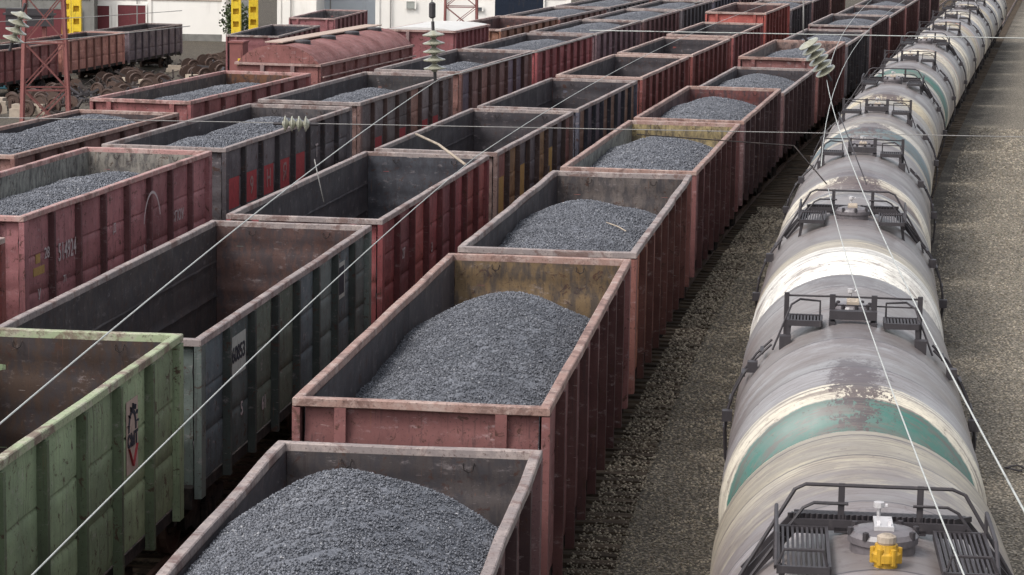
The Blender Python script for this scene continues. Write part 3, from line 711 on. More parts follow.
# ------------------------------------------------------------------ tank cars
TR_, TZ, TH = 1.64, 2.21, 5.40          # radius, axis height, half length of the shell
TOP = TZ+TR_
def tank_mat(i, base, bands, spill, streak):
    """shell paint: base, list of (y0, y1, colour) hoops painted round the shell, dark spill down the crown"""
    t = NT("tank_shell_paint"); tc = t.node("ShaderNodeTexCoord"); v = tc.outputs["Object"]
    off = t.node("ShaderNodeVectorMath", operation='ADD'); t.lk(v, off.inputs[0]); off.inputs[1].default_value = (i*13.1, i*7.7, i*3.3); nv = off.outputs[0]
    sp = t.node("ShaderNodeSeparateXYZ"); t.lk(v, sp.inputs[0]); X, Y, Z = sp.outputs
    big = t.noise(nv, 0.9, 7, 0.6); mid = t.noise(nv, 4.5, 7, 0.7)
    c = t.mix(t.ramp(big, 0.35, 0.7, 0, 0.55), base, tuple(q*0.42 for q in base))
    wob = t.math('MULTIPLY', t.math('SUBTRACT', mid, 0.5), 0.05)
    Yw = t.math('ADD', Y, wob)
    for (y0, y1, bc) in bands:
        f = t.math('MULTIPLY', t.ramp(Yw, y0-0.012, y0+0.012), t.ramp(Yw, y1-0.012, y1+0.012, 1, 0))
        bcn = t.mix(t.ramp(mid, 0.50, 0.75, 0, 0.35), bc, tuple(q*0.5 for q in bc))
        c = t.mix(f, c, bcn)
    # greyish wash running round the shell from the crown
    ring = t.noise(t.scaled(nv, (0.35, 3.2, 0.35)), 1.4, 6, 0.65)
    c = t.mix(t.ramp(ring, 0.40, 0.68, 0, streak), c, (0.165, 0.143, 0.138))
    grime = t.noise(t.scaled(nv, (1.0, 1.6, 1.0)), 1.1, 8, 0.7)
    c = t.mix(t.math('MULTIPLY', t.ramp(grime, 0.34, 0.56, 0, 0.9), t.ramp(t.math('ABSOLUTE', Yw), 2.4, 3.8, 1.0, 0.3)), c, (0.165, 0.142, 0.135))
    c = t.mix(t.ramp(t.noise(nv, 16, 6, 0.75), 0.52, 0.70, 0, 0.45), c, (0.15, 0.125, 0.125))
    # oily spill near the hatch, ragged
    ax = t.math('ABSOLUTE', X); spn = t.noise(t.scaled(nv, (1.0, 0.8, 1.0)), 5.5, 9, 0.78); spf = t.noise(nv, 24, 5, 0.7)
    for (y0, y1, hw, amt) in spill:
        yc, hl = (y0+y1)/2, (y1-y0)/2
        g = t.math('MULTIPLY', t.ramp(ax, 0.0, hw*3.0, 1, 0), t.ramp(t.math('ABSOLUTE', t.math('SUBTRACT', Y, yc)), hl*0.35, hl*1.2, 1, 0))
        g = t.math('MULTIPLY', g, t.ramp(Z, 0.7, 1.1))
        q = t.math('ADD', t.math('MULTIPLY', g, 0.75), t.math('ADD', t.math('MULTIPLY', t.math('SUBTRACT', spn, 0.5), 2.4), t.math('MULTIPLY', t.math('SUBTRACT', spf, 0.5), 1.3)))
        f = t.math('MULTIPLY', t.ramp(q, 0.40, 0.52, 0, 0.92*amt), t.ramp(g, 0.04, 0.25))
        c = t.mix(f, c, (0.066, 0.050, 0.054))
    blot = t.noise(nv, 9, 6, 0.75); c = t.mix(t.ramp(blot, 0.60, 0.68, 0, 0.75), c, (0.07, 0.045, 0.04))
    ang = t.math('ARCTAN2', X, Z); cv = t.node("ShaderNodeCombineXYZ"); t.lk(t.math('MULTIPLY', ang, 1.1), cv.inputs[0]); t.lk(t.math('ADD', t.math('MULTIPLY', Y, 15.0), i*31.7), cv.inputs[1])
    drip = t.noise(cv.outputs[0], 1.0, 7, 0.72)
    c = t.mix(t.math('MULTIPLY', t.ramp(drip, 0.50, 0.60, 0, 0.72), t.ramp(big, 0.28, 0.45)), c, (0.115, 0.090, 0.085))
    cv2 = t.node("ShaderNodeCombineXYZ"); t.lk(t.math('MULTIPLY', ang, 5.0), cv2.inputs[0]); t.lk(t.math('ADD', t.math('MULTIPLY', Y, 60.0), i*11.7), cv2.inputs[1])
    c = t.mix(t.ramp(t.noise(cv2.outputs[0], 1.0, 5, 0.7), 0.54, 0.62, 0, 0.6), c, (0.14, 0.115, 0.10))
    # weld lines
    for yw in (-4.62, -3.4, -1.3, 1.3, 3.4, 4.45):
        f = t.ramp(t.math('ABSOLUTE', t.math('SUBTRACT', Y, yw)), 0.012, 0.026, 0.9, 0); c = t.mix(f, c, (0.045, 0.038, 0.042))
    t.bump(t.math('ADD', t.noise(nv, 3, 5, 0.6), t.math('MULTIPLY', blot, 0.3)), 0.25, 0.012)
    t.out(c, t.ramp(big, 0.3, 0.7, 0.30, 0.52), 0.5); return t.m
prof = []
n = 9
for i in range(n+1):
    a = math.pi/2*(1-i/n); prof.append((TR_*math.cos(a) if i else 0.001, -4.65-0.75*math.sin(a)))
for yw in (-3.4, -1.3, 1.3, 3.4):
    prof += [(TR_, yw-0.05), (TR_+0.006, yw-0.02), (TR_+0.006, yw+0.02), (TR_, yw+0.05)]
for i in range(n+1):
    a = math.pi/2*i/n; prof.append((TR_*math.cos(a) if i < n else 0.001, 4.65+0.75*math.sin(a)))
mb = MB(); mb.lathe(prof, 'y', 72); SHELLMB = mb
def shell(mat): return SHELLMB.mesh("tank_shell", [mat], True)
mb = MB(); mb.box(-0.30,0.30,-5.75,5.75,0.72,0.98)
for sy in (-1,1):
    mb.box(-1.35,1.35,sy*5.6-0.14,sy*5.6+0.14,0.75,1.12); mb.box(-1.2,1.2,sy*3.9-0.35,sy*3.9+0.35,0.70,0.98)
    for sx in (-1,1): mb.box(sx*0.85-0.2,sx*0.85+0.2,sy*3.9-0.3,sy*3.9+0.3,0.95,1.2)
TFRAME = mb.mesh("underframe", ['under'])
mb = MB()
N = 26; vs = []; fs = []
for i in range(N+1):
    a = R(-10+200*i/N)
    for yy in (-0.05, 0.05): vs += [((TR_+0.002)*math.cos(a), yy, TZ+(TR_+0.002)*math.sin(a)), ((TR_+0.014)*math.cos(a), yy, TZ+(TR_+0.014)*math.sin(a))]
for i in range(N): b = i*4; fs += [(b+1,b+5,b+7,b+3),(b,b+4,b+5,b+1),(b+2,b+3,b+7,b+6)]
mb.add(vs, fs); STRAP = mb.mesh("hold_down_strap", ['black'])
mb = MB(); mb.box(-0.011,0.011,-0.72,0.72,-0.02,0.02); SLAT = mb.mesh("slat", ['black'])
mb = MB(); mb.box(-0.05,0.05,-0.012,0.012,-0.025,0.025); TOOTH = mb.mesh("slat", ['black'])
def ring_pt(x, lift=0.0): return TZ+math.sqrt(max(0.0, TR_**2-x*x))+lift
def side_ladder(root, sx, y0, a0, a1):
    """two stringers bent round the shell with rungs"""
    mb = MB(); rr = TR_+0.10
    pts = [R(a0+(a1-a0)*i/8) for i in range(9)]
    P = lambda a, yy: (sx*rr*math.sin(a), yy, TZ+rr*math.cos(a))
    for yy in (y0-0.20, y0+0.20): mb.tube([P(a, yy) for a in pts], 0.020, 6)
    lad = link("side_ladder", mb.mesh("side_ladder", ['black']), root)
    for k in range(6):
        a = R(a0+6+(a1-a0-10)*k/5); mb = MB(); mb.bar(P(a, y0-0.2), P(a, y0+0.2), 0.05, 0.05); link("rung", mb.mesh("rung", ['black']), lad)
    for k in range(2):
        a = R(a0+12+26*k); mb = MB(); c = P(a, y0-0.3); mb.box(c[0]-0.07,c[0]+0.07,c[1]-0.08,c[1]+0.08,c[2]-0.12,c[2]+0.03); link("step_bracket", mb.mesh("step_bracket", ['black']), lad)
def hatch(root, y, r=0.32, bar='alu', valve=True, z0=TOP):
    mb = MB(); mb.lathe([(r*0.93,z0-0.1),(r*0.93,z0+0.06),(r,z0+0.07),(r,z0+0.13),(r*0.9,z0+0.17),(r*0.5,z0+0.20),(0.001,z0+0.21)], 'z', 28, (0, y, 0))
    h = solid("hatch", mb, 'lid', root)
    mb = MB(); mb.box(-0.085,0.085,y-0.12,y+0.26,z0+0.205,z0+0.235); mb.box(-0.09,0.09,y-0.15,y-0.12,z0+0.10,z0+0.235); mb.bar((-0.05,y-0.2,z0+0.12),(-0.05,y-0.05,z0+0.26),0.03); mb.bar((0.05,y-0.2,z0+0.12),(0.05,y-0.05,z0+0.26),0.03); solid("lid_bar", mb, bar, h)
    for k in range(8):
        a = 2*math.pi*k/8+0.2; mb = MB(); mb.lathe([(0.028,0),(0.028,0.07),(0.001,0.08)], 'z', 8, (r*0.95*math.cos(a), y+r*0.95*math.sin(a), z0+0.13)); solid("bolt", mb, 'black', h)
    mb = MB(); mb.tube([(-0.03,y+0.34,z0+0.05),(-0.03,y+0.34,z0+0.30),(0.05,y+0.34,z0+0.32)], 0.02, 6); mb.lathe([(0.001,0),(0.05,0.01),(0.05,0.06),(0.001,0.07)], 'z', 10, (-0.03,y+0.34,z0+0.29)); solid("vent_pipe", mb, 'alu', h)
    if valve:
        yv = y-0.62
        mb = MB(); mb.lathe([(0.105,z0-0.05),(0.105,z0+0.04),(0.135,z0+0.05),(0.135,z0+0.12),(0.11,z0+0.14),(0.10,z0+0.2),(0.001,z0+0.2)], 'z', 18, (0, yv, 0))
        for k in range(6):
            a = 2*math.pi*k/6; mb.lathe([(0.028,z0+0.03),(0.028,z0+0.17),(0.001,z0+0.18)], 'z', 8, (0.115*math.cos(a), yv+0.115*math.sin(a), 0))
        vv = solid("safety_valve", mb, 'valve', root)
        mb = MB(); mb.lathe([(0.075,z0+0.2),(0.085,z0+0.22),(0.085,z0+0.27),(0.05,z0+0.29),(0.001,z0+0.29)], 'z', 14, (0, yv, 0)); solid("valve_cap", mb, 'tan', vv)
def platform_a(root, fine):
    z = TOP+0.02
    for sx in (-1, 1):
        mb = MB(); x0, x1 = sorted((sx*0.50, sx*0.95))
        for yy in (-0.95, 0.52): mb.box(x0,x1,yy-0.02,yy+0.02,z-0.04,z+0.025)
        for xx in (x0, x1): mb.box(xx-0.015,xx+0.015,-0.95,0.52,z-0.05,z+0.03)
        for yy in (-0.7, 0.3): mb.bar((sx*0.9,yy,z-0.03),(sx*0.95,yy,ring_pt(0.95)-0.02),0.05)
        pf = solid("side_platform", mb, 'black', root)
        for k in range(9): link("slat", SLAT, pf, (x0+0.045+k*0.045, -0.215, z))
        mb = MB(); mb.tube([(sx*0.52,-0.9,z+0.02),(sx*0.56,-0.9,z+0.16),(sx*0.9,-0.9,z+0.16),(sx*0.96,-0.9,z+0.02)], 0.015, 6)
        mb.tube([(sx*0.97,0.50,z-0.3),(sx*0.97,0.50,z+0.22),(sx*0.97,-0.5,z+0.20),(sx*0.97,-0.9,z)], 0.02, 6); solid("grab_handle", mb, 'black', pf)
    mb = MB(); mb.box(-0.80,0.80,0.56,0.60,TOP+0.0,TOP+0.10); mb.box(-0.80,0.80,0.78,0.82,TOP+0.03,TOP+0.13)
    for sx in (-1,1):
        mb.bar((sx*0.78,0.58,TOP+0.05),(sx*1.25,0.58,ring_pt(1.25)+0.08),0.04,0.10); mb.bar((sx*0.78,0.80,TOP+0.08),(sx*1.25,0.80,ring_pt(1.25)+0.10),0.04,0.10)
    wk = solid("walkway", mb, 'black', root)
    for k in range(30):
        o = link("slat", TOOTH, wk, (-0.77+k*0.053, 0.69, TOP+0.115)); o.rotation_euler = (0, 0, R(40)); o.scale = (2.2,1,1)
    for sx in (-1,1):
        mb = MB(); mb.box(sx*0.365-0.03,sx*0.365+0.03,0.62,0.645,TOP-0.02,TOP+0.44); mb.box(sx*0.365-0.06,sx*0.365+0.06,0.56,0.70,TOP-0.02,TOP+0.03)
        solid("rail_post", mb, 'black', root)
    mb = MB()
    mb.tube([(-1.36,0.45,ring_pt(1.36)+0.0),(-1.32,0.5,ring_pt(1.32)+0.16),(-0.80,0.63,TOP+0.37),(-0.70,0.635,TOP+0.42),(0.66,0.635,TOP+0.42),(0.78,0.63,TOP+0.37),(1.30,0.5,ring_pt(1.30)+0.16),(1.34,0.45,ring_pt(1.34))], 0.019, 8)
    mb.tube([(-1.22,0.45,ring_pt(1.22)+0.06),(-0.72,0.6,TOP+0.20),(-0.62,0.61,TOP+0.25),(-0.30,0.61,TOP+0.25)], 0.016, 6); mb.tube([(0.30,0.61,TOP+0.25),(0.62,0.61,TOP+0.25),(0.72,0.6,TOP+0.20),(1.22,0.45,ring_pt(1.22)+0.06)], 0.016, 6)
    solid("handrail", mb, 'black', root)
    for sx in (-1,1): side_ladder(root, sx, 0.30, 48, 118)
    hatch(root, -0.02, 0.32, 'alu' if fine else 'tan', fine)
def platform_b(root):
    z = TOP+0.03
    for sx in (-1,1):
        x0, x1 = sorted((sx*0.44, sx*0.90)); mb = MB()
        for yy in (-0.32, 0.22): mb.box(x0,x1,yy-0.03,yy+0.03,z-0.05,z+0.03)
        for xx in (x0,x1): mb.box(xx-0.02,xx+0.02,-0.32,0.22,z-0.06,z+0.03)
        mb.bar((sx*0.88,-0.3,z-0.02),(sx*0.90,-0.3,ring_pt(0.9)-0.02),0.06)
        pf = solid("side_platform", mb, 'black', root)
        for k in range(9):
            o = link("slat", SLAT, pf, (x0+0.045+k*0.046, -0.05, z)); o.scale = (1.2, 0.36, 1)
        mb = MB(); mb.tube([(sx*0.46,0.22,z),(sx*0.46,0.24,z+0.22),(sx*0.74,0.24,z+0.24),(sx*0.86,0.1,z+0.18),(sx*1.1,-0.35,ring_pt(1.1)+0.06)], 0.016, 6); solid("grab_handle", mb, 'black', pf)
        mb = MB(); mb.box(sx*0.93-0.035,sx*0.93+0.035,0.2,0.26,ring_pt(0.93)-0.05,TOP+0.36); mb.box(sx*0.93-0.08,sx*0.93+0.08,-0.48,-0.30,ring_pt(0.93)-0.05,ring_pt(0.93)+0.14); solid("rail_post", mb, 'black', root)
        mb = MB(); mb.box(sx*0.29-0.045,sx*0.29+0.045,-0.16,0.24,TOP-0.03,TOP+0.02); mb.box(sx*0.29-0.04,sx*0.29+0.04,0.10,0.16,TOP-0.02,TOP+0.37); solid("rail_post", mb, 'black', root)
        side_ladder(root, sx, -0.05, 40, 118)
    mb = MB(); mb.box(-0.33,0.33,-0.10,0.06,TOP+0.05,TOP+0.17); solid("cross_beam", mb, 'black', root)
    mb = MB(); mb.tube([(-0.93,0.23,TOP+0.32),(-0.29,0.13,TOP+0.34),(0.29,0.13,TOP+0.34),(0.93,0.23,TOP+0.32)], 0.016, 6); mb.tube([(-0.33,0.13,TOP+0.22),(0.93,0.23,TOP+0.2)], 0.012, 6); solid("handrail", mb, 'black', root)
    hatch(root, 0.62, 0.26, 'tan', False, TOP-0.02)
WHITE = (0.68, 0.625, 0.50); CREAM = (0.45, 0.395, 0.285); GREEN = (0.022, 0.135, 0.108); GREY = (0.215, 0.203, 0.202); LGREY = (0.305, 0.298, 0.303); ORANGE = (0.50, 0.20, 0.11); TEAL = (0.075, 0.135, 0.150); DGREY = (0.150, 0.134, 0.134)
TANKS = [
 ("cream and grey tank car with a yellow valve, nearest of the row", CREAM, [(-6, 1.9, (0.225,0.205,0.212))], [(-0.9, 1.3, 0.30, 0.5)], 0.55, 'a'),
 ("grey tank car with a green and white end, second of the row", LGREY, [(-6, -4.91, GREEN), (-4.91, -4.49, WHITE), (-1.2, 3.3, GREY)], [(-5.6, -2.4, 0.24, 1.0), (-2.4, 1.0, 0.30, 0.45), (3.0, 5.6, 0.42, 0.6)], 0.35, 'b'),
 ("grey tank car with a broad plain white end, third of the row", GREY, [(-6, -4.11, (0.82,0.80,0.73)), (-4.11, -3.1, CREAM), (3.9, 4.3, WHITE)], [(-1.5, 1.5, 0.4, 0.5), (3.2, 5.2, 0.42, 0.9)], 0.5, 'a'),
 ("grey tank car with a thin white end hoop, fourth of the row", DGREY, [(-4.92, -4.62, WHITE), (-6, -5.15, WHITE), (3.7, 4.3, CREAM)], [(-5.6, -3.5, 0.36, 1.0), (2.2, 5.0, 0.32, 0.9)], 0.4, 'b'),
 ("cream tank car with a teal side, fifth of the row", (0.36, 0.315, 0.235), [(-6, -4.65, TEAL), (-4.65, -3.4, WHITE), (-1.2, 3.0, GREY)], [(-5.3, -3.0, 0.36, 1.0)], 0.6, 'b'),
 ("grey tank car with cream ends, sixth of the row", DGREY, [(-6, -4.0, CREAM), (3.5, 4.9, CREAM)], [(-5.3, -3.6, 0.40, 1.0)], 0.5, 'a'),
 ("cream tank car with a green and white hoop, seventh of the row", (0.36, 0.315, 0.235), [(-6, -4.3, GREEN), (-4.3, -3.7, WHITE), (-3.0, 3, DGREY)], [(-5, -2.5, 0.45, 1.0)], 0.5, 'b'),
 ("cream tank car with an orange hoop, eighth of the row", (0.36, 0.315, 0.235), [(-4.2, -3.9, ORANGE), (-6, -4.2, WHITE), (-3.3, 3.5, DGREY)], [(-5, -3, 0.3, 0.9)], 0.5, 'a'),
 ("grey tank car with white and cream ends, ninth of the row", GREY, [(-6, -4.5, WHITE), (-4.5, -3.9, CREAM), (3, 4.8, CREAM)], [(-2, 1, 0.3, 0.6)], 0.4, 'b'),
 ("grey tank car with a faint orange hoop, tenth of the row", LGREY, [(-6, -4.2, CREAM), (-4.2, -3.8, ORANGE)], [(-2, 1, 0.3, 0.6)], 0.4, 'b'),
 ("cream tank car with a grey middle, eleventh of the row", CREAM, [(-6, -4.4, WHITE), (-2, 2, GREY)], [(-2, 1, 0.3, 0.6)], 0.4, 'a'),
 ("grey tank car, twelfth of the row", GREY, [(-6, -4.6, CREAM)], [(-2, 1, 0.3, 0.6)], 0.4, 'b'),
 ("grey tank car, thirteenth of the row", LGREY, [(-6, -4.6, WHITE)], [(-2, 1, 0.3, 0.6)], 0.4, 'a'),
 ("cream tank car, fourteenth of the row", CREAM, [(-6, -4.6, WHITE)], [(-2, 1, 0.3, 0.6)], 0.4, 'b'),
]
for i, (label, base, bands, spill, streak, kind) in enumerate(TANKS):
    x, y, p = at('T', 12.02*i)
    root = link("tank_car", None, None, (x, y, 0), label=label, cat="tank car", group="tank cars in one train"); root.rotation_euler = (0, 0, -p)
    link("tank_shell", shell(tank_mat(i, base, bands, spill, streak)), root, (0, 0, TZ))
    link("underframe", TFRAME, root); add_bogies(root, 3.9)
    for sy in (-1, 1):
        link("coupler", COUPLER, root, (0, sy*5.62, -0.02), rotz=(math.pi if sy < 0 else 0)); 
    before = set(root.children)
    (platform_a(root, i == 0) if kind == 'a' else platform_b(root))
    if i == 0:
        for o in set(root.children)-before: o.location.y -= 0.50

# ------------------------------------------------------------------ overhead line
def wire(name, pts, r, mat, label, cat="wire", group="overhead wires"):
    mb = MB(); mb.tube(pts, r, 6); return solid(name, mb, mat, label=label, cat=cat, group=group, smooth=True)
def run(tr, s0, s1, z, lat, n=24, sag=0.0, lat1=None):
    out = []
    for i in range(n+1):
        f = i/n; s = s0+(s1-s0)*f; x, y, p = at(tr, s, lat+((lat1-lat)*f if lat1 is not None else 0)); out.append((x, y, z-sag*4*f*(1-f)))
    return out
SX = 14.5     # chainage of the cross-span on row A
wire("overhead_wire", run('A', -14, SX, 7.2, 0.60, 24, 0.0, -0.50), 0.0052, 'wire', "messenger wire over the coal row, towards the camera")
wire("overhead_wire", run('A', SX, SX+60, 7.2, -0.50, 24, 0.35, 0.8), 0.0050, 'wire', "messenger wire over the coal row, beyond the cross-span")
wire("overhead_wire", run('A', -14, SX-1.5, 6.3, 0.40, 24, 0.0, 0.20), 0.0055, 'wire', "contact wire over the coal row, towards the camera")
wire("overhead_wire", run('A', SX-1.5, SX+60, 6.3, 0.20, 24, 0.0, 1.2), 0.0055, 'wire', "contact wire over the coal row, beyond the cross-span")
wire("overhead_wire", run('A', -14, 16, 7.2, 5.04, 24, 0.0, 4.72), 0.0050, 'wire', "messenger wire over the tank cars, towards the camera")
wire("overhead_wire", run('A', 17.2, 75, 7.2, 4.74, 24, 0.12, 5.3), 0.0050, 'wire', "messenger wire over the tank cars, beyond the cross-span")
wire("overhead_wire", run('A', -14, 10.5, 6.3, 5.10, 24, 0.0, 4.74), 0.0055, 'wire', "contact wire over the tank cars, towards the camera")
wire("overhead_wire", run('A', 13, 90, 6.3, 4.67, 24, 0.0, 5.4), 0.0055, 'wire', "contact wire over the tank cars, beyond the cross-span")
def lerp(a, b, n=10, sag=0.0): return [tuple(a[k]+(b[k]-a[k])*i/n-(sag*4*(i/n)*(1-i/n) if k == 2 else 0) for k in range(3)) for i in range(n+1)]
wire("cross_span_rope", lerp((-22, 34.9, 6.55), (22, 35.4, 6.42), 20, 0.0), 0.006, 'rope', "lower rope of the overhead cross-span", "rope")
wire("cross_span_rope", lerp((1.0, 34.9, 7.86), (22, 35.6, 7.80), 20, 0.0), 0.007, 'wire', "upper rope of the overhead cross-span", "rope")
wire("cross_span_rope", lerp((-24, 70, 4.60), (-9.5, 74, 5.75), 14, 0.15), 0.012, 'rope', "lower of two slack ropes in front of the far left wagons", "rope")
wire("cross_span_rope", lerp((-24, 72, 5.55), (-10, 76, 6.1), 14, 0.15), 0.010, 'rope', "upper of two slack ropes in front of the far left wagons", "rope")
def insulator(a, b, label, nd=6, r=0.165):
    a, b = Vector(a), Vector(b); d = (b-a); L = d.length
    root = link("insulator_string", None, None, tuple(a), label=label, cat="insulator", group="glass insulators")
    root.rotation_euler = d.to_track_quat('Z', 'Y').to_euler()
    for k in range(nd):
        z = L*(k+0.5)/nd; h = L/nd
        mb = MB(); mb.lathe([(0.03,z-h*0.45),(0.05,z-h*0.3),(r,z-h*0.1),(r,z+h*0.02),(r*0.75,z+h*0.12),(0.06,z+h*0.3),(0.03,z+h*0.5)], 'z', 20); solid("disc", mb, 'glass', root, smooth=False)
    mb = MB(); mb.tube([(0,0,-0.12),(0,0,L+0.12)], 0.022, 8); solid("core_rod", mb, 'black', root)
    return root
insulator((-1.09,34.2,7.30), (-1.12,34.2,7.86), "insulator string hanging over the coal row, lattice mast behind", 5, 0.15)
wire("hanger_rod", lerp((-1.12,34.2,7.9), (-1.22,34.2,9.6), 4), 0.010, 'rope', "thin rod above the coal row insulator", "rod")
mb = MB(); mb.lathe([(0.02,0),(0.045,0.02),(0.045,0.2),(0.02,0.22)], 'z', 8); solid("rod_clamp", mb, 'black', loc=(-1.135,34.2,8.02), label="black clamp on the rod above the coal row insulator", cat="clamp")
insulator((4.36,35.5,7.28), (4.05,35.4,7.74), "tilted insulator string above the coal row end beside the tank cars", 6, 0.15)
wire("hanger_rod", lerp((4.0,35.4,7.78), (3.96,35.4,9.2), 4), 0.010, 'rope', "thin rod above the tilted insulator", "rod")
insulator((-3.22,34.95,6.50), (-2.84,34.95,6.50), "short insulator in the lower rope over the red-patched wagon", 4, 0.11)
insulator((-6.95,35.0,7.55), (-6.80,35.0,7.98), "insulator string in front of the left lattice mast", 4, 0.15)
wire("registration_arm", [(-1.35,34.6,6.42),(-1.0,33.2,6.42),(-0.62,31.9,6.30)], 0.018, 'tan', "pale steady arm holding the contact wire over the empty wagons", "arm")
wire("dropper", [(4.48,35.0,6.78),(4.2,30.0,6.35)], 0.008, 'black', "dark dropper beside the tank cars", "rod")
wire("dropper", [(-2.1,26.5,6.9),(-2.0,26.5,6.45)], 0.006, 'rope', "thin loose dropper over the slate wagon", "rod")
wire("registration_arm", [(1.7,35.1,6.42),(3.6,32.5,6.55),(3.75,30.2,6.32)], 0.008, 'under', "dark steady arm between the coal row and tank cars", "arm")

# ------------------------------------------------------------------ lattice masts
def mast(x, y, z, w0, w1, h, seg, rot, label):
    root = link("lattice_mast", None, None, (x, y, z), label=label, cat="mast", group="rusty lattice masts"); root.rotation_euler = (0, 0, rot)
    cs = [(-1,-1),(1,-1),(1,1),(-1,1)]
    hw = lambda zz: w0/2+(w1-w0)/2*zz/h
    for c in cs:
        mb = MB(); mb.bar((c[0]*hw(0),c[1]*hw(0),0),(c[0]*hw(h),c[1]*hw(h),h),0.10,0.10); solid("mast_leg", mb, 'lattice', root)
    for f in range(4):
        a, b = cs[f], cs[(f+1) % 4]
        for k in range(seg):
            z0, z1 = h*k/seg, h*(k+1)/seg
            for p, q in ((a,b),(b,a)):
                mb = MB(); mb.bar((p[0]*hw(z0),p[1]*hw(z0),z0),(q[0]*hw(z1),q[1]*hw(z1),z1),0.045,0.045); solid("brace", mb, 'lattice', root)
            mb = MB(); mb.bar((a[0]*hw(z1),a[1]*hw(z1),z1),(b[0]*hw(z1),b[1]*hw(z1),z1),0.06,0.06); solid("brace", mb, 'lattice', root)
    mb = MB(); mb.box(-w0/2-0.2,w0/2+0.2,-w0/2-0.2,w0/2+0.2,-0.6,0.12); solid("footing", mb, 'tan', root)
mast(-17.65, 95, -1.3, 1.9, 0.9, 14, 8, 0.22, "red lattice mast at the far left, in front of the red wagons")
mast(-3.9, 178, -1.6, 2.3, 1.9, 14, 8, 0.05, "red lattice mast in front of the white workshop wall")

# ------------------------------------------------------------------ far left sidings
def far_wagon(x, y, z, p, label, colr, inner, rimc, **kw):
    return gondola((x, y, p, z), label, colr, inner, rimc, 0, "wagons on the far left sidings", 1, None, None, False, jitter=0.15, name="gondola_wagon")
FZ = -1.02-ZR
ph = 0.19; dx, dy = math.sin(ph), math.cos(ph)
fx, fy = -28.10, 198.3           # centre of right top rail for the dark wagon F2
for k, (lab, colr) in enumerate((("charcoal wagon with pale panels before the white workshop", (0.175,0.135,0.150)), ("salmon red wagon left of the charcoal one", (0.42,0.19,0.15)), ("dark wagon partly behind the left lattice mast", (0.24,0.085,0.08)), ("red-brown wagon at the left edge", (0.25,0.095,0.09)))):
    cx, cy = fx-dx*13.7*k-1.565*math.cos(ph), fy-dy*13.7*k+1.565*math.sin(ph)
    far_wagon(cx, cy, FZ, ph, lab, colr, INN, RG if k == 0 else (0.34,0.18,0.15))
    if k == 0: F2 = (cx, cy)
EZ = 1.38-ZR
far_wagon(-14.6, 153.6, EZ, 0.11, "dark-lined maroon wagon behind the round-roofed wagon", (0.22,0.085,0.09), (0.05,0.052,0.062), RG)
far_wagon(-12.9, 175.4, EZ, 0.11, "maroon ribbed wagon before the pale blue house", (0.25,0.10,0.105), (0.12,0.11,0.11), (0.30,0.19,0.18))
for tr_x, tr_y, tr_z, pp in ((F2[0], F2[1], FZ, ph), (-13.7, 165, EZ, 0.11)):
    root = link("railway_track", None, None, (tr_x, tr_y, tr_z), kind="structure", label="siding track at the far left"); root.rotation_euler = (0,0,-pp)
    for sx in (-1,1):
        mb = MB(); mb.box(sx*0.78-0.036,sx*0.78+0.036,-70,40,-0.15,0); solid("rail", mb, 'rail', root)

# maroon hut-like wagon end and yellow sign beside row D
mb = MB(); mb.box(-0.26,0.26,-0.35,0.35,0.0,3.75); mb.box(-0.30,0.30,-0.39,0.39,3.75,3.82); mb.box(-0.2,0.2,-0.37,-0.35,0.3,3.5); o = solid("side_box", mb, 'lattice', label="red steel cabinet beside the round-roofed wagon", cat="cabinet", loc=(-10.65, 97.5, 0.15)); o.rotation_euler = (0,0,-0.2)
mb = MB(); mb.bar((0,0,-2.5),(0,0,0.2),0.08); mb.box(-0.3,0.3,-0.03,0.03,0.0,0.5); solid("warning_sign", mb, 'yellow', label="small yellow sign at the far end of the rusty-ended wagon", cat="sign", loc=(-9.95, 93.5, 3.05))

# ------------------------------------------------------------------ scrap yard on the slope: wheelsets, blocks
rr = random.Random(5)
FXY = lambda y: -28.2+(y-198.3)*0.19
for k in range(150):
    y = rr.uniform(140, 232); x = FXY(y)+2.6+rr.uniform(0, 12)
    z = float(ground_z(x, y)); kind = rr.random()
    near_ = "below the charcoal wagon" if x < FXY(y)+7 else "behind the rusty-ended wagon"
    if kind < 0.45:
        o = link("wheelset", WHEELSET, None, (x, y, z-0.02), label="rusty spare wheelset among the scrap "+near_, cat="wheelset", group="scrap on the left slope"); o.rotation_euler = (0, 0, rr.uniform(1.0, 2.1))
    elif kind < 0.62:
        mb = MB(); a, b, c = rr.uniform(0.25,0.7), rr.uniform(0.2,0.5), rr.uniform(0.2,0.6); mb.box(-a,a,-b,b,-0.1,c); mb.box(-a*0.7,a*0.8,-b*0.8,b*0.7,c,c+0.25)
        o = solid("concrete_block", mb, 'tan', loc=(x, y, z), label="pale concrete block among the scrap "+near_, cat="block", group="scrap on the left slope"); o.rotation_euler = (0, 0, rr.uniform(0, 3))
    else:
        mb = MB()
        for q in range(12):
            p0 = Vector((rr.uniform(-1,1), rr.uniform(-0.8,0.8), rr.uniform(0,0.4))); mb.bar(p0, p0+Vector((rr.uniform(-1.2,1.2), rr.uniform(-1.2,1.2), rr.uniform(-0.3,0.6))), rr.uniform(0.04,0.16))
        o = solid("scrap_pile", mb, rr.choice(['scrap','black','scrap']), loc=(x, y, z), label="tangled scrap iron pile "+near_, cat="scrap", group="scrap on the left slope")

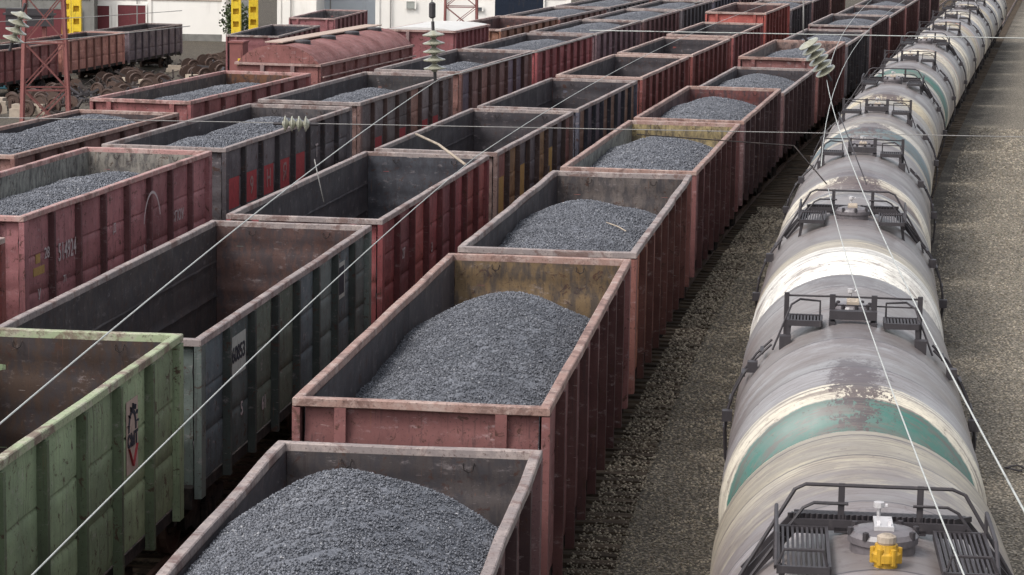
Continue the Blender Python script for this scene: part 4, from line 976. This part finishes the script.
# ------------------------------------------------------------------ buildings
def building(name, x0, x1, y, z0, h, depth, mat, label, parts=()):
    root = link(name, None, None, ((x0+x1)/2, y, z0), label=label, cat="building")
    w = (x1-x0)/2
    mb = MB(); mb.box(-w,w,0,depth,0,h); solid("wall", mb, mat, root)
    mb = MB(); mb.box(-w-0.3,w+0.3,-0.3,depth+0.3,h,h+0.35); solid("roof", mb, 'grey_wall', root)
    n = max(1, int((x1-x0)/6))
    for k in range(n+1):
        mb = MB(); mb.box(-0.18,0.18,-0.10,0.0,0,h-0.02); solid("pilaster", mb, mat, root, loc=(-w+0.18+(2*w-0.36)*k/n, -0.001, 0))
    mb = MB(); mb.box(-w+0.4,w-0.4,-0.05,0.0,0,0.9); solid("plinth", mb, 'grey_wall', root, loc=(0, -0.003, 0))
    mb = MB(); mb.box(-w+0.4,w-0.4,-0.06,0.0,-0.06,0.06); solid("string_course", mb, 'tan', root, loc=(0, -0.002, 4.05))
    for q in range(max(1, int(w/3))):
        mb = MB(); xx = -w+1.3+q*4.7; mb.tube([(xx,-0.16,0.2),(xx,-0.16,h-0.2)], 0.06, 6); solid("downpipe", mb, 'rope', root)
    for (nm, px, pz, pw, phh, pm) in parts:
        mb = MB(); mb.box(-pw/2,pw/2,-0.06,0.0,0,phh); o = solid(nm, mb, pm, root, loc=(px-(x0+x1)/2, -0.12, pz-z0))
        mb = MB()
        for sx in (-1,1): mb.box(sx*(pw/2+0.06)-0.06,sx*(pw/2+0.06)+0.06,-0.09,0.0,-0.02,phh+0.1)
        mb.box(-pw/2-0.12,pw/2+0.12,-0.095,0.0,phh+0.002,phh+0.12); solid("frame", mb, mat, o)
    return root
def wx(px, Y): return (px-512)/2531*Y*1.0
Yb = 238
building("workshop", -41.5, -27.2, Yb, -4.6, 13, 20, 'white_wall', "long white workshop with dark red doors at left",
         [("door", -38.9, -4.5, 1.6, 3.3, 'red_door'), ("door", -36.0, -4.5, 2.6, 3.4, 'red_door'), ("window", -36.5, 0.0, 2.6, 2.2, 'pale_plate'), ("vent_grille", -30.6, -0.2, 0.9, 0.6, 'pane')])
building("white_house", -22.6, -18.9, 240, -4.0, 12, 14, 'white_wall', "narrow white house behind the yellow crane legs",
         [("window", -21.3, 0.35, 0.45, 1.2, 'pane'), ("window", -20.6, 0.35, 0.45, 1.2, 'pane'), ("window", -19.9, 0.35, 0.45, 1.2, 'pane')])
building("blue_house", -19.6, -13.4, 250, -4.0, 12, 14, 'blue_wall', "pale blue house between the white buildings", [("window", -17.8, -0.6, 1.5, 0.9, 'pane')])
building("workshop", -12.0, 4.6, 216, -3.0, 13, 22, 'white_wall', "big white workshop with a dark blue gateway behind the lattice mast",
         [("gate_opening", 0.20, -2.9, 4.1, 7.0, 'dark_gap'), ("wall_lamp", -3.2, -0.1, 0.5, 0.3, 'pane'), ("vent_grille", -9.0, 0.0, 0.7, 0.6, 'pale_plate')])
building("hall", -52, -39.2, 236, -4.6, 6.0, 14, 'grey_wall', "low grey concrete hall at the upper left", [("door", -45, -4.5, 9.0, 3.0, 'red_door')])
building("hall", 4.9, 60, 300, -1.0, 4.0, 20, 'white_wall', "low beige hall beyond the far wagons", [])

# small red skip, striped posts near the gateway
mb = MB()
mb.box(-3.3,3.3,-0.9,0.9,0.3,1.5)
for i in range(8): mb.box(-3.2+i*0.9,-3.1+i*0.9,-1.0,-0.9,0.3,1.45)
mb.box(-3.4,3.4,-1.0,1.0,1.5,1.62)
solid("red_skip", mb, 'red_mark', loc=(7.2, 205, -1.0), label="low red steel skip beside the gateway", cat="skip")
for i in range(3):
    mb = MB(); mb.lathe([(0.14,0),(0.14,1.6),(0.001,1.7)], 'z', 10); solid("marker_post", mb, 'roof_white' if i % 2 else 'post_yellow', loc=(8.8+i*0.45, 188, -0.3), label=["left", "middle", "right"][i]+" of three short pale posts beyond the coal rows", cat="post", group="short posts")
x, y, p = at('A', 66, 15.4)
mb = MB(); mb.bar((0,0,-0.4),(0,0,3.1),0.20,0.16); mb.box(-0.16,0.16,-0.14,0.14,-0.4,0.15); solid("marker_post", mb, 'post_yellow', loc=(x, y, -0.1), label="tall pale yellow post at the right edge", cat="post")

mb = MB(); mb.tube([(0.16*math.cos(a*0.5), 0.16*math.sin(a*0.5), 0.03+0.02*math.sin(a)) for a in range(12)], 0.018, 6)
solid("wire_loop", mb, 'black', loc=(8.9, 43.6, -0.18), label="small dark loop of cable lying on the right gravel", cat="cable")
# ------------------------------------------------------------------ yellow gantry crane
root = link("gantry_crane", None, None, (-29.0, 200, -4.5), label="yellow gantry crane straddling the far left sidings", cat="crane")
for (px, yy) in ((-5.6,0.0),(-7.0,3.5),(6.95,0.0),(7.95,3.5)):
    mb = MB()
    for sx in (-1,1): mb.box(sx*0.30-0.07,sx*0.30+0.07,-0.3,0.3,0,12)
    for k in range(12): mb.box(-0.23,0.23,-0.29,0.29,k*1.0,k*1.0+0.55)
    mb.box(-0.23,0.23,0.10,0.27,0,12)
    solid("crane_leg", mb, 'yellow', root, loc=(px, yy, 0))
mb = MB(); mb.box(-9.5,9.5,0.5,1.3,12,13.4); mb.box(-9.5,9.5,2.7,3.5,12,13.4); solid("girder", mb, 'yellow', root)
# dark loading gantry and teal machinery at the upper left
root = link("loading_gantry", None, None, (-36.5, 190, -4.5), label="dark steel loading gantry behind the left lattice mast", cat="gantry")
mb = MB(); mb.box(-1.6,1.8,-0.5,0.5,3.9,5.2); mb.box(-1.8,2.0,-0.6,0.6,4.7,4.85); solid("deck", mb, 'black', root)
for sx in (-1,1):
    mb = MB(); mb.box(sx*1.2-0.15,sx*1.2+0.15,-0.2,0.2,0,3.9); solid("gantry_leg", mb, 'lattice', root)
mb = MB(); mb.box(-3.2,3.0,-1,1,0,1.5); mb.box(-2.4,1.2,-0.9,0.9,1.5,2.3); mb.box(1.4,2.4,-0.8,0.8,1.5,1.9); solid("machine_body", mb, 'teal', loc=(-37.0, 178, -4.3), label="teal machine behind the far left wagons", cat="machine")
mb = MB(); mb.box(-0.9,0.9,-0.7,0.7,0,1.2); mb.box(-0.6,0.6,-0.72,0.5,1.2,1.5); mb.box(-0.95,0.95,-0.75,-0.7,0.3,0.5); solid("machine_body", mb, 'teal', loc=(-18.6, 98, -1.6), label="small teal cabinet at the foot of the left lattice mast", cat="cabinet")

# bush between the crane legs and the white house
def bush(x, y, z, w, h, label, n=900):
    root = link("bush", None, None, (x, y, z), label=label, cat="bush")
    mb = MB()
    for k in range(5): mb.tube([(0,0,0),(random.uniform(-w,w)*0.5,random.uniform(-1,1)*0.4,h*0.7)], [0.06,0.02], 5)
    solid("stem", mb, 'wood', root)
    mb = MB(); r = random.Random(3)
    for k in range(n):
        a, b, q = r.uniform(0,6.28), r.uniform(-1,1), r.random()**0.4
        c = Vector((w*q*math.cos(a)*math.sqrt(1-b*b)*(0.8+0.3*math.sin(3*a)), 1.0*q*math.sin(a), h*0.55+h*0.45*q*b)); d1 = Vector((r.uniform(-1,1),r.uniform(-1,1),r.uniform(-1,1))).normalized()*0.16; d2 = d1.orthogonal().normalized()*0.10
        mb.add([c-d1, c+d2, c+d1, c-d2], [(0,1,2,3)])
    solid("crown", mb, 'bush', root)
bush(-25.6, 232, -4.3, 1.7, 4.2, "dark green bush between the crane legs and white house")
bush(-30.8, 205, -4.3, 1.8, 1.6, "low bush at the corner of the left workshop", 500)
